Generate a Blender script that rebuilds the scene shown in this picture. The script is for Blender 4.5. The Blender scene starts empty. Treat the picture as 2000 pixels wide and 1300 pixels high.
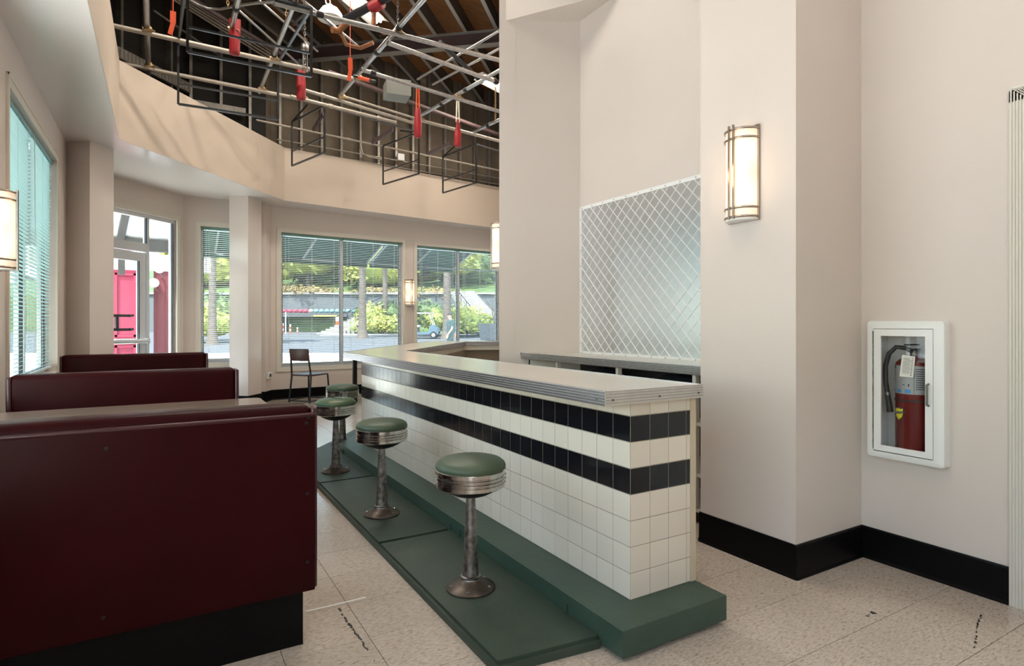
import bpy, bmesh, math, random
from mathutils import Vector, Matrix
random.seed(7)
SC = bpy.context.scene
COL = SC.collection
PI = math.pi
H, FPX, YAW, V0 = 1.26, 1151.3, 0.536975, 631.9

# ---------------------------------------------------------------- camera
cd = bpy.data.cameras.new('camera'); cam = bpy.data.objects.new('camera', cd); COL.objects.link(cam)
cam.location = (0, 0, H); cam.rotation_euler = (PI/2, 0, -YAW)
cd.sensor_width = 36; cd.lens = FPX/2000*36; cd.shift_y = -(650-V0)/2000; cd.clip_end = 400; cd.clip_start = .05
SC.camera = cam
# ---------------------------------------------------------------- world, sun, exposure
w = bpy.data.worlds.new('sky'); SC.world = w; w.use_nodes = True
nt = w.node_tree; bg = nt.nodes['Background']
sky = nt.nodes.new('ShaderNodeTexSky'); sky.sky_type = 'NISHITA'; sky.sun_disc = False
sky.sun_elevation = math.radians(50); sky.sun_rotation = math.radians(190); sky.air_density = 1.2; sky.dust_density = 2
nt.links.new(sky.outputs[0], bg.inputs[0]); bg.inputs[1].default_value = .85
def lamp(name, kind, loc, energy, color, **kw):
    l = bpy.data.lights.new(name, kind); l.energy = energy; l.color = color
    o = bpy.data.objects.new(name, l); COL.objects.link(o); o.location = loc
    for k, v in kw.items():
        if k == 'aim': o.rotation_euler = Vector(v).to_track_quat('-Z', 'Y').to_euler()
        else: setattr(l, k, v)
    return o
lamp('sun', 'SUN', (0, -20, 40), 15.0, (1, .95, .86), angle=.009, aim=(.42, .28, -.86))
# daylight through the windows of the part of the room behind the camera
lamp('window_daylight', 'AREA', (-.98, 3.45, 1.8), 29, (.90, .92, 1), shape='RECTANGLE', size=2.2, size_y=2.0, aim=(1, 0, 0))
lamp('window_daylight', 'AREA', (-.98, .75, 1.8), 17, (.90, .92, 1), shape='RECTANGLE', size=2.4, size_y=2.0, aim=(1, 0, 0))
lamp('window_daylight', 'AREA', (-.98, -1.8, 1.8), 8, (.90, .92, 1), shape='RECTANGLE', size=2.2, size_y=2.0, aim=(1, 0, 0))
# made-up fill over the front; batten lights, the last three unseen and added
for x, y in ((.9, 1.9), (.9, -.8), (2.4, .4)):
    lamp('front_fill_light', 'AREA', (x, y, 3.98), 9, (1, .93, .84), shape='RECTANGLE', size=1.1, size_y=.5, aim=(0, 0, -1))
for x, y, z, e in ((2.15, 7.68, 5.40, 40), (4.95, 8.6, 5.10, 70), (.5, 6.0, 5.50, 54), (2.5, 6.4, 5.50, 32), (1.6, 4.4, 5.45, 16)):
    lamp('batten_and_fill_light', 'AREA', (x, y, z), e, (1, .92, .81), shape='RECTANGLE', size=1.1, size_y=.12, aim=(0, 0, -1))
SC.view_settings.view_transform = 'Standard'; SC.view_settings.look = 'None'
SC.view_settings.exposure = 0.2; SC.view_settings.gamma = 1; SC.view_settings.use_curve_mapping = False

# ---------------------------------------------------------------- helpers
FW = Vector((math.sin(YAW), math.cos(YAW), 0)); RT = Vector((math.cos(YAW), -math.sin(YAW), 0))
def at(u, v, d=None, z=None):
    """real point seen in direction (u, v) at distance d ahead, or on the level z"""
    r = FW+RT*((u-1000)/FPX)+Vector((0, 0, (V0-v)/FPX))
    t = d if d is not None else (z-H)/r.z
    return Vector((0, 0, H))+r*t
def on_line(u, v, A, B):
    r = FW+RT*((u-1000)/FPX)+Vector((0, 0, (V0-v)/FPX))
    n = Vector((B[1]-A[1], -(B[0]-A[0]), 0)); t = n.dot(Vector((A[0], A[1], 0)))/n.dot(r)
    return Vector((0, 0, H))+r*t
WM = {}
class MB:
    def __init__(s, M=None): s.v = []; s.f = []; s.M = M; s.mi = []; s.cur = 0
    def add(s, vs, fs):
        b = len(s.v)
        for p in vs:
            p = Vector(p); s.v.append(s.M @ p if s.M else p)
        for f in fs: s.f.append([i+b for i in f]); s.mi.append(s.cur)
        return s
    def box(s, x0, x1, y0, y1, z0, z1, bev=0):
        if bev:
            c = []
            for z, i in ((z0, bev), (z0+bev, 0), (z1-bev, 0), (z1, bev)):
                c += [(x0+i, y0+bev*(i == 0)*0+i, z), (x1-i, y0+i, z), (x1-i, y1-i, z), (x0+i, y1-i, z)]
            f = [(3, 2, 1, 0), (12, 13, 14, 15)]
            for k in range(3):
                for j in range(4): f.append((k*4+j, k*4+(j+1) % 4, k*4+4+(j+1) % 4, k*4+4+j))
            return s.add(c, f)
        return s.add([(x0,y0,z0),(x1,y0,z0),(x1,y1,z0),(x0,y1,z0),(x0,y0,z1),(x1,y0,z1),(x1,y1,z1),(x0,y1,z1)],
                     [(3,2,1,0),(4,5,6,7),(0,1,5,4),(1,2,6,5),(2,3,7,6),(3,0,4,7)])
    def prism(s, poly, z0, z1):
        n = len(poly)
        return s.add([(p[0], p[1], z0) for p in poly]+[(p[0], p[1], z1) for p in poly],
                     [tuple(range(n))[::-1], tuple(range(n, 2*n))]+[(i, (i+1) % n, n+(i+1) % n, n+i) for i in range(n)])
    def path(s, pts, r, n=8, closed=False):
        pts = [Vector(p) for p in pts]; m = len(pts); rs = r if isinstance(r, (list, tuple)) else [r]*m
        vs = []; up = None
        for i, p in enumerate(pts):
            a = pts[(i-1) % m] if (i > 0 or closed) else p; b = pts[(i+1) % m] if (i < m-1 or closed) else p
            t = (b-a).normalized()
            if up is None: up = Vector((0, 0, 1)) if abs(t.z) < .9 else Vector((1, 0, 0))
            e = t.cross(up).normalized(); g = e.cross(t).normalized(); up = g
            for k in range(n):
                an = 2*PI*(k+.5)/n; vs.append(p+e*(rs[i]*math.cos(an))+g*(rs[i]*math.sin(an)))
        fs = []
        for i in range(m if closed else m-1):
            for k in range(n):
                j = (i+1) % m; fs.append((i*n+k, i*n+(k+1) % n, j*n+(k+1) % n, j*n+k))
        if not closed: fs += [tuple(range(n))[::-1], tuple(range((m-1)*n, m*n))]
        return s.add(vs, fs)
    def bar(s, p0, p1, a, b=None):      # rectangular bar, a wide b high
        p0 = Vector(p0); p1 = Vector(p1); b = b or a; t = (p1-p0).normalized()
        up = Vector((0, 0, 1)) if abs(t.z) < .95 else Vector((0, 1, 0))
        e = t.cross(up).normalized()*a/2; g = e.cross(t).normalized()*b/2
        return s.add([p0-e-g, p0+e-g, p0+e+g, p0-e+g, p1-e-g, p1+e-g, p1+e+g, p1-e+g],
                     [(3,2,1,0),(4,5,6,7),(0,1,5,4),(1,2,6,5),(2,3,7,6),(3,0,4,7)])
    def lathe(s, prof, n=32, c=(0, 0, 0), sx=1, sy=1):
        vs = [(c[0]+r*sx*math.cos(2*PI*k/n), c[1]+r*sy*math.sin(2*PI*k/n), c[2]+z) for r, z in prof for k in range(n)]
        fs = [(i*n+k, i*n+(k+1) % n, (i+1)*n+(k+1) % n, (i+1)*n+k) for i in range(len(prof)-1) for k in range(n)]
        fs += [tuple(range(n))[::-1], tuple(range((len(prof)-1)*n, len(prof)*n))]
        return s.add(vs, fs)
    def sph(s, c, r, n=10, sz=1):
        return s.lathe([(max(.001, math.sin(PI*i/n))*r, -math.cos(PI*i/n)*r*sz) for i in range(n+1)], n+4, c)
    def mesh(s, name, mt, smooth=None, local=None):
        me = bpy.data.meshes.new(name)
        vs = [local @ v for v in s.v] if local else s.v
        me.from_pydata(vs, [], s.f)
        bm = bmesh.new(); bm.from_mesh(me); bmesh.ops.recalc_face_normals(bm, faces=bm.faces)
        if smooth:
            for f in bm.faces: f.smooth = True
            for e in bm.edges:
                if len(e.link_faces) == 2 and e.calc_face_angle(0) > math.radians(smooth): e.smooth = False
        bm.to_mesh(me); bm.free()
        for m_ in (mt if isinstance(mt, (list, tuple)) else [mt]): me.materials.append(m_)
        if isinstance(mt, (list, tuple)): me.polygons.foreach_set('material_index', s.mi)
        me.update(); return me
    def build(s, name, mt, parent=None, smooth=None, label=None, kind=None, loc=None):
        Mw = WM[parent] if parent else (Matrix.Translation(loc) if loc is not None else Matrix())
        me = s.mesh(name, mt, smooth, Mw.inverted())
        o = bpy.data.objects.new(name, me); COL.objects.link(o)
        if parent: o.parent = parent; WM[o] = Mw
        else: o.matrix_world = Mw; o.location = Mw.translation; WM[o] = Mw
        if label: o['label'] = label
        if kind: o['kind'] = kind
        return o
def thing(name, label, cat, loc=(0, 0, 0), rz=0, group=None, kind=None):
    o = bpy.data.objects.new(name, None); COL.objects.link(o); o.empty_display_size = .1
    o.location = loc; o.rotation_euler = (0, 0, rz)
    WM[o] = Matrix.Translation(loc) @ Matrix.Rotation(rz, 4, 'Z')
    if label: o['label'] = label
    if cat: o['category'] = cat
    if group: o['group'] = group
    if kind: o['kind'] = kind
    return o
def tag(o, label, cat, group=None, kind=None):
    o['label'] = label; o['category'] = cat
    if group: o['group'] = group
    if kind: o['kind'] = kind
    return o
def inst(name, me, parent, M):           # an instance with shared mesh data at world matrix M
    o = bpy.data.objects.new(name, me); COL.objects.link(o); o.parent = parent
    L = WM[parent].inverted() @ M
    o.location = L.translation; o.rotation_euler = L.to_euler(); o.scale = L.to_scale(); WM[o] = WM[parent]
    return o
def dup(root, loc, rz, label=None, group=None):
    r = root.copy(); COL.objects.link(r); r.location = loc; r.rotation_euler = (0, 0, rz)
    if label: r['label'] = label
    if group: r['group'] = group
    for ch in list(root.children):
        c = ch.copy(); COL.objects.link(c); c.parent = r
        for g in ch.children:
            d = g.copy(); COL.objects.link(d); d.parent = c
    return r
def frameM(A, B):                        # local (along, outwards, up); the room is on the right hand of A->B
    d = (Vector((B[0], B[1], 0))-Vector((A[0], A[1], 0))).normalized()
    M = Matrix.Identity(4); M.col[0][:3] = d; M.col[1][:3] = (-d.y, d.x, 0); M.col[3][:3] = (A[0], A[1], 0)
    return M

# ---------------------------------------------------------------- materials
def mat(name, col, rough=.6, metal=0, nscale=0, namt=.1, bump=0, bscale=40, spec=.5, col2=None, coat=0, rnd=0, stretch=None, sheen=0, emit=None, es=0):
    m = bpy.data.materials.new(name); m.use_nodes = True; n = m.node_tree.nodes; l = m.node_tree.links
    b = n['Principled BSDF']; b.inputs['Roughness'].default_value = rough; b.inputs['Metallic'].default_value = metal
    b.inputs['Base Color'].default_value = (*col, 1); b.inputs['Specular IOR Level'].default_value = spec
    b.inputs['Coat Weight'].default_value = coat
    if emit: b.inputs['Emission Color'].default_value = (*emit, 1); b.inputs['Emission Strength'].default_value = es
    tc = n.new('ShaderNodeTexCoord'); mp = n.new('ShaderNodeMapping'); l.new(tc.outputs['Object'], mp.inputs[0])
    if stretch: mp.inputs['Scale'].default_value = stretch
    out = None
    if nscale:
        nz = n.new('ShaderNodeTexNoise'); nz.inputs['Scale'].default_value = nscale; nz.inputs['Detail'].default_value = 5
        l.new(mp.outputs[0], nz.inputs[0])
        rp = n.new('ShaderNodeMapRange'); rp.inputs[1].default_value = .3; rp.inputs[2].default_value = .7; l.new(nz.outputs[0], rp.inputs[0])
        mx = n.new('ShaderNodeMix'); mx.data_type = 'RGBA'
        c2 = col2 or tuple(c*(1-namt) for c in col)
        mx.inputs[6].default_value = (*col, 1); mx.inputs[7].default_value = (*c2, 1)
        l.new(rp.outputs[0], mx.inputs[0]); out = mx.outputs[2]
    if rnd:
        oi = n.new('ShaderNodeObjectInfo'); hs = n.new('ShaderNodeHueSaturation'); mr = n.new('ShaderNodeMapRange')
        mr.inputs[3].default_value = 1-rnd; mr.inputs[4].default_value = 1+rnd
        l.new(oi.outputs['Random'], mr.inputs[0]); l.new(mr.outputs[0], hs.inputs['Value'])
        if out: l.new(out, hs.inputs['Color'])
        else: hs.inputs['Color'].default_value = (*col, 1)
        out = hs.outputs[0]
    if out: l.new(out, b.inputs['Base Color'])
    if bump:
        nb = n.new('ShaderNodeTexNoise'); nb.inputs['Scale'].default_value = bscale; nb.inputs['Detail'].default_value = 4; l.new(mp.outputs[0], nb.inputs[0])
        bp = n.new('ShaderNodeBump'); bp.inputs['Strength'].default_value = bump; bp.inputs['Distance'].default_value = .01
        l.new(nb.outputs[0], bp.inputs['Height']); l.new(bp.outputs[0], b.inputs['Normal'])
    return m
def srgb(r, g, b): return tuple(((c/255)/12.92 if c/255 <= .04045 else ((c/255+.055)/1.055)**2.4) for c in (r, g, b))
M_wall = mat('wall_paint', (.66, .575, .52), .42, nscale=1.2, namt=.03, bump=.06, bscale=60, spec=.4)
M_wall2 = mat('bulkhead_paint', (.62, .515, .415), .5, nscale=1.5, namt=.06, bump=.05, bscale=50)
M_soff = mat('soffit_gloss_paint', (.74, .69, .65), .20, nscale=1.5, namt=.03, bump=.03, bscale=12)
M_col = mat('column_gloss_paint', (.68, .60, .55), .2, nscale=2, namt=.03, bump=.03, bscale=30)
M_base = mat('black_baseboard', (.002, .002, .0022), .36, spec=.12, bump=.02, bscale=30, nscale=60, col2=(.004, .004, .0045))
M_trim = mat('trim_paint', (.68, .63, .55), .4)
M_slab = mat('dark_seam', (.10, .085, .07), .9)
M_alu = mat('window_aluminium', (.62, .65, .67), .35, .3)
M_aludk = mat('dark_gasket', (.02, .02, .022), .5)
M_slat = mat('blind_slat', (.74, .78, .78), .45, spec=.4)
M_rail = mat('green_headrail', (.16, .32, .26), .45)
M_railteal = mat('teal_headrail', (.22, .45, .47), .45)
M_cord = mat('blind_cord', (.7, .75, .75), .7)
M_chrome = mat('worn_chrome', (.66, .64, .61), .17, 1, nscale=40, namt=.3, bump=.02, bscale=90)
M_steel = mat('worn_steel', (.36, .345, .33), .42, 1, nscale=30, col2=(.10, .08, .07), bump=.15, bscale=80)
M_flange = mat('rusty_flange', (.17, .14, .12), .45, .9, nscale=14, col2=(.05, .035, .025), bump=.1)
M_dark = mat('black_iron', (.012, .012, .013), .45, .3)
M_cush = mat('green_vinyl', (.038, .068, .044), .46, nscale=7, col2=(.066, .085, .042), bump=.12, bscale=25)
M_cushdk = mat('dark_green_vinyl', (.045, .095, .06), .38, nscale=7, col2=(.09, .12, .05), bump=.25, bscale=14)
M_edge = mat('fluted_aluminium', (.58, .565, .59), .24, 1, nscale=30, namt=.15)
M_lam = mat('cream_laminate', (.60, .55, .49), .17, nscale=3, namt=.04, spec=.5)
M_wtile = mat('white_tile', (.76, .665, .56), .13, nscale=1.5, namt=.05, rnd=.03, bump=.02, bscale=6)
M_btile = mat('black_tile', (.008, .008, .010), .12, rnd=.1, bump=.015, bscale=6)
M_grout = mat('grout', (.33, .285, .225), .9)
M_green = mat('green_deck_paint', (.026, .044, .031), .5, nscale=5, col2=(.038, .058, .040), bump=.2, bscale=22)
M_green2 = mat('green_step_paint', (.030, .062, .044), .42, nscale=5, col2=(.042, .076, .054), bump=.18, bscale=22)
M_vinyl = mat('maroon_vinyl', (.031, .0032, .0042), .36, nscale=3, namt=.25, bump=.06, bscale=220, spec=.07)
M_vinyl2 = mat('maroon_piping', (.045, .007, .009), .3)
M_wood = mat('table_laminate', (.22, .16, .12), .22, nscale=4, col2=(.13, .09, .07), stretch=(1, 12, 1))
M_trimwood = mat('cream_wood_trim', (.60, .49, .36), .5, nscale=8, namt=.12)
M_pipe = mat('galvanised_pipe', (.42, .41, .40), .32, .9, nscale=30, namt=.25)
M_pipe2 = mat('painted_conduit', (.42, .37, .31), .45, .3, nscale=12, namt=.2)
M_joist = mat('steel_joist', (.14, .13, .115), .5, .5, nscale=6, namt=.3)
M_flg = mat('joist_flange', (.42, .42, .41), .4, .6)
M_beam = mat('primer_beam', (.085, .05, .05), .55, nscale=5, namt=.3)
M_deck = mat('plywood_deck', (.30, .135, .045), .7, nscale=6, col2=(.17, .07, .025), stretch=(1, 8, 1))
M_sheath = mat('sheathing', (.19, .15, .105), .8, nscale=3, namt=.35); M_shshade = mat('shaded_sheathing', (.022, .019, .016), .8, nscale=3, namt=.3)  # second copy darkened to stand in for missing light at the left
M_stud = mat('steel_stud', (.34, .31, .27), .45, .6, nscale=8, namt=.3)
M_red = mat('red_nylon', (.36, .008, .014), .5, nscale=8, namt=.4)
M_orange = mat('orange_strap', (.60, .07, .015), .6)
M_rust = mat('rusty_fitting', (.32, .12, .04), .6, .3, nscale=20, namt=.5)
M_brass = mat('brass_chain', (.45, .32, .18), .4, .8)
M_white = mat('white_enamel', (.80, .79, .77), .35, nscale=3, namt=.02)
M_nick = mat('sconce_nickel', (.42, .36, .31), .25, 1)
M_greyp = mat('grey_box', (.15, .15, .13), .5)
M_strapw = mat('white_strap', (.72, .66, .55), .8)
def floor_mat():
    m = mat('vinyl_floor_tile', (.5, .45, .38), .19, spec=.45); n = m.node_tree.nodes; l = m.node_tree.links; b = n['Principled BSDF']
    g = n.new('ShaderNodeNewGeometry'); oi = n.new('ShaderNodeObjectInfo')
    mp = n.new('ShaderNodeMapping'); mp.inputs['Scale'].default_value = (1, 3.2, 1); mp.inputs['Rotation'].default_value = (0, 0, .5)
    l.new(g.outputs['Position'], mp.inputs[0])
    nz = n.new('ShaderNodeTexNoise'); nz.inputs['Scale'].default_value = 42; nz.inputs['Detail'].default_value = 5; nz.inputs['Roughness'].default_value = .65
    nz.inputs['Distortion'].default_value = .6; l.new(mp.outputs[0], nz.inputs[0])
    cr = n.new('ShaderNodeValToRGB'); e = cr.color_ramp.elements
    e[0].position = .30; e[0].color = (.24, .185, .145, 1); e[1].position = .46; e[1].color = (.45, .375, .315, 1)
    x = e.new(.62); x.color = (.53, .45, .385, 1); l.new(nz.outputs[0], cr.inputs[0])
    n2 = n.new('ShaderNodeTexNoise'); n2.inputs['Scale'].default_value = 1.1; n2.inputs['Detail'].default_value = 3; l.new(g.outputs['Position'], n2.inputs[0])
    hs = n.new('ShaderNodeHueSaturation'); ad = n.new('ShaderNodeMath'); ad.operation = 'MULTIPLY_ADD'; ad.inputs[1].default_value = .10
    m2 = n.new('ShaderNodeMath'); m2.operation = 'MULTIPLY_ADD'; m2.inputs[1].default_value = .5; m2.inputs[2].default_value = .70
    l.new(n2.outputs[0], m2.inputs[0]); l.new(oi.outputs['Random'], ad.inputs[0]); l.new(m2.outputs[0], ad.inputs[2])
    l.new(ad.outputs[0], hs.inputs['Value']); l.new(cr.outputs[0], hs.inputs['Color']); l.new(hs.outputs[0], b.inputs['Base Color'])
    bp = n.new('ShaderNodeBump'); bp.inputs['Strength'].default_value = .05; bp.inputs['Distance'].default_value = .01
    l.new(n2.outputs[0], bp.inputs['Height']); l.new(bp.outputs[0], b.inputs['Normal'])
    return m
M_floor = floor_mat()
def glass_mat(name='window_glass', tint=(.93, .98, .96)):
    m = bpy.data.materials.new(name); m.use_nodes = True; n = m.node_tree.nodes; l = m.node_tree.links; n.remove(n['Principled BSDF'])
    t = n.new('ShaderNodeBsdfTransparent'); t.inputs[0].default_value = (*tint, 1); g = n.new('ShaderNodeBsdfGlossy'); g.inputs['Roughness'].default_value = .02
    f = n.new('ShaderNodeFresnel'); f.inputs[0].default_value = 1.45; x = n.new('ShaderNodeMixShader')
    ge = n.new('ShaderNodeNewGeometry'); mu = n.new('ShaderNodeMath'); mu.operation = 'MULTIPLY'; iv = n.new('ShaderNodeMath'); iv.operation = 'SUBTRACT'; iv.inputs[0].default_value = 1
    l.new(ge.outputs['Backfacing'], iv.inputs[1]); l.new(f.outputs[0], mu.inputs[0]); l.new(iv.outputs[0], mu.inputs[1])      # one reflection per pane, at its outer face
    l.new(mu.outputs[0], x.inputs[0]); l.new(t.outputs[0], x.inputs[1]); l.new(g.outputs[0], x.inputs[2]); l.new(x.outputs[0], n['Material Output'].inputs[0])
    return m
M_glass = glass_mat()
def cloth_mat(name, c, tr=.45):
    m = bpy.data.materials.new(name); m.use_nodes = True; n = m.node_tree.nodes; l = m.node_tree.links; n.remove(n['Principled BSDF'])
    d = n.new('ShaderNodeBsdfDiffuse'); t = n.new('ShaderNodeBsdfTranslucent'); x = n.new('ShaderNodeMixShader'); x.inputs[0].default_value = tr
    nz = n.new('ShaderNodeTexNoise'); nz.inputs['Scale'].default_value = 5; mx = n.new('ShaderNodeMix'); mx.data_type = 'RGBA'
    mx.inputs[6].default_value = (*c, 1); mx.inputs[7].default_value = (*[k*.85 for k in c], 1); l.new(nz.outputs[0], mx.inputs[0])
    l.new(mx.outputs[2], d.inputs[0]); l.new(mx.outputs[2], t.inputs[0])
    l.new(d.outputs[0], x.inputs[1]); l.new(t.outputs[0], x.inputs[2]); l.new(x.outputs[0], n['Material Output'].inputs[0])
    return m
def sconce_glass():
    m = mat('lit_sconce_glass', (.9, .75, .6), .35); n = m.node_tree.nodes; l = m.node_tree.links; b = n['Principled BSDF']
    tc = n.new('ShaderNodeTexCoord'); sp = n.new('ShaderNodeSeparateXYZ'); l.new(tc.outputs['Object'], sp.inputs[0])
    # two bulbs inside: brighter glass in front of each
    s = n.new('ShaderNodeMath'); s.operation = 'ABSOLUTE'; l.new(sp.outputs[2], s.inputs[0])
    mr = n.new('ShaderNodeMapRange'); mr.inputs[1].default_value = .0; mr.inputs[2].default_value = .10; mr.inputs[3].default_value = .42; mr.inputs[4].default_value = .80
    l.new(s.outputs[0], mr.inputs[0])
    m2 = n.new('ShaderNodeMapRange'); m2.inputs[1].default_value = .14; m2.inputs[2].default_value = .21; m2.inputs[3].default_value = 1; m2.inputs[4].default_value = .52
    l.new(s.outputs[0], m2.inputs[0]); mu = n.new('ShaderNodeMath'); mu.operation = 'MULTIPLY'; l.new(mr.outputs[0], mu.inputs[0]); l.new(m2.outputs[0], mu.inputs[1])
    b.inputs['Emission Color'].default_value = (1, .78, .56, 1); l.new(mu.outputs[0], b.inputs['Emission Strength'])
    return m
M_scg = sconce_glass()
M_tube = mat('lit_fluorescent_tube', (1, 1, 1), .4, emit=(1, .9, .74), es=9)
def rbox(mb, x0, x1, y0, y1, z0, z1, r, seg=3):
    bm = bmesh.new(); bmesh.ops.create_cube(bm, size=1)
    for v in bm.verts: v.co = ((x0+x1)/2+v.co.x*(x1-x0), (y0+y1)/2+v.co.y*(y1-y0), (z0+z1)/2+v.co.z*(z1-z0))
    bmesh.ops.bevel(bm, geom=list(bm.edges), offset=r, segments=seg, affect='EDGES', profile=.5)
    bm.verts.index_update(); mb.add([v.co.copy() for v in bm.verts], [[v.index for v in f.verts] for f in bm.faces]); bm.free()
    return mb

# ================================================================ THE SETTING
ROOM = [(-.87, -3), (-.87, 9.02), (.286, 10.19), (1.45, 10.19), (1.56, 10.398), (6.336, 10.815), (2.657, 4.691), (3.30, 4.32),
        (3.30, 2.384), (2.695, 2.384), (2.695, 1.785), (3.277, 1.785), (3.277, -3)]
def inside(x, y):
    c = False; n = len(ROOM)
    for i in range(n):
        a, b = ROOM[i], ROOM[(i+1) % n]
        if (a[1] > y) != (b[1] > y) and x < (b[0]-a[0])*(y-a[1])/(b[1]-a[1])+a[0]: c = not c
    return c
floor = MB().prism(ROOM, -.16, -.004).build('floor', M_slab, kind='structure')
TP = .325
tile_me = MB().box(-TP/2+.0011, TP/2-.0011, -TP/2+.0011, TP/2-.0011, -.005, 0, bev=.0006).mesh('floor_tile', M_floor)
cells = []
for i in range(-6, 22):
    for j in range(-14, 34):
        cx, cy = .72+TP*(i+.5), 1.03+TP*(j+.5)
        if any(inside(cx+a, cy+b) for a in (-.15, 0, .15) for b in (-.15, 0, .15)):
            q = Vector((cx, cy, 0)); d = q.dot(FW); u = 1000+FPX*q.dot(RT)/d if d > .3 else -9999
            vis = d > 1.3 and -150 < u < 2150
            cells.append((0 if vis else 1, d, cx, cy))
cells.sort()
rest = MB()
for k, (nv, d, cx, cy) in enumerate(cells):
    if k < 296 and not nv: inst('floor_tile', tile_me, floor, Matrix.Translation((cx, cy, 0)))
    else: rest.box(cx-TP/2+.0011, cx+TP/2-.0011, cy-TP/2+.0011, cy+TP/2-.0011, -.005, 0, bev=.0006)
rest.build('floor_tile', M_floor, floor, kind='stuff')
# floor flaws: cracks
cr = MB(); rc = random.Random(11)
def crack(P_, w_, brk):
    for a, b in zip(P_[:-1], P_[1:]):
        n = max(2, int((b-a).length/.009)); side = (b-a).normalized().cross(Vector((0, 0, 1)))
        q = a
        for k in range(1, n+1):
            p = a+(b-a)*(k/n)+side*rc.uniform(-.0035, .0035)
            if rc.random() > brk: cr.bar(q, p, w_*rc.uniform(.3, 1.5), .0012)
            q = p
crack([at(560+a/3.3333, 1000+b/3.3333, z=.0010) for a, b in [(340, 625), (378, 685), (440, 778), (490, 840), (515, 882)]], .008, .12)
crack([at(560+a/3.3333, 1000+b/3.3333, z=.0010) for a, b in [(515, 882), (585, 985)]], .004, .6)
for pts in ([(1750, 715), (1725, 790), (1718, 850), (1705, 930)], ): crack([at(1340+a/3.0303, 960+b/3.0303, z=.0010) for a, b in pts], .005, .45)
crack([at(1340+a/3.0303, 960+b/3.0303, z=.0010) for a, b in [(1060, 738), (1112, 712)]], .016, .25)
cr.build('floor_crack', M_dark, floor)
MB().bar(at(598, 1194, z=.002), at(715, 1166, z=.002), .008, .003).build('floor_patch_strip', M_white, floor, label='white strip of filler along a floor seam')

def wall(name, A, B, z0, z1, openings=(), th=.15, m=M_wall, kind='structure'):
    L = math.hypot(B[0]-A[0], B[1]-A[1]); mb = MB(frameM(A, B))
    ss = sorted({0, L, *[o[0] for o in openings], *[o[1] for o in openings]}); zs = sorted({z0, z1, *[o[2] for o in openings], *[o[3] for o in openings]})
    for a, b in zip(ss[:-1], ss[1:]):
        for c, d in zip(zs[:-1], zs[1:]):
            if not any(o[0] <= a and b <= o[1] and o[2] <= c and d <= o[3] for o in openings): mb.box(a, b, 0, th, c, d)
    return mb.build(name, m, kind=kind)
def baseboard(name, A, B, s0=0, s1=None):
    L = math.hypot(B[0]-A[0], B[1]-A[1]); s1 = L if s1 is None else s1; mb = MB(frameM(A, B))
    prof = [(0, 0), (-.020, 0), (-.020, .006), (-.013, .016), (-.011, .160), (-.008, .168), (0, .168)]
    n = len(prof)
    mb.add([(s0, p[0], p[1]) for p in prof]+[(s1, p[0], p[1]) for p in prof], [tuple(range(n)), tuple(range(n, 2*n))]+[(i, (i+1) % n, n+(i+1) % n, n+i) for i in range(n)])
    return mb.build(name, M_base, kind='structure')
LW = ((-.87, -3), (-.87, 9.02)); EW = ((-.87, 9.02), (.286, 10.19)); NW = ((.286, 10.19), (1.45, 10.19)); RW = ((1.45, 10.19), (1.56, 10.398)); BW = ((1.56, 10.398), (6.336, 10.815))
KW = ((6.336, 10.815), (2.657, 4.691)); PF = ((2.657, 4.691), (3.30, 4.32)); PW = ((3.30, 4.32), (3.30, 2.384)); P1 = ((3.30, 2.384), (2.695, 2.384)); P2 = ((2.695, 2.384), (2.695, 1.785)); P3 = ((2.695, 1.785), (3.277, 1.785)); RGT = ((3.277, 1.785), (3.277, -3)); NR = ((3.277, -3), (-.87, -3))
L_OP = [(.2, 2.2, .80, 2.83), (2.6, 4.9, .80, 2.83), (5.3, 7.6, .80, 2.83), (8.06, 10.14, .80, 2.83)]
wall('wall_left', *LW, 0, 3.2, L_OP)
E_OP = [(.02, 1.525, 0, 2.80)]
wall('wall_entrance', *EW, 0, 3.2, E_OP)
N_OP = [(.235, .95, .665, 2.755)]
wall('wall_narrow', *NW, 0, 3.2, N_OP)
wall('wall_return', *RW, 0, 3.2)
B_OP = [(.160, 2.365, .535, 2.785), (2.66, 4.60, .535, 2.76)]
wall('wall_back', *BW, 0, 3.2, B_OP)
wall('wall_kitchen', *KW, 0, 6.1); wall('wall_pillar_front', *PF, 0, 6.1); wall('wall_panel', *PW, 0, 6.1)
MB().prism([(2.695, 1.785), (3.42, 1.785), (3.42, 2.384), (2.695, 2.384)], 0, 6.1).build('wall_pillar', M_wall, kind='structure')
wall('wall_right', *RGT, 0, 4.2, [(.72, 1.64, 0, 2.25), (.07, .41, .575, 1.262)])
wall('wall_near', *NR, 0, 4.2)
for nm, s, a, b in (('entrance', EW, 1.60, None), ('narrow', NW, 0, None), ('return', RW, 0, None), ('back', BW, 0, None), ('pillar_rear', P1, 0, None), ('pillar_side', P2, 0, .612), ('pillar_near', P3, -.012, None), ('right', RGT, 0, .655), ('left', LW, 0, None)):
    baseboard('baseboard_'+nm, *s, a, b)
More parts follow.
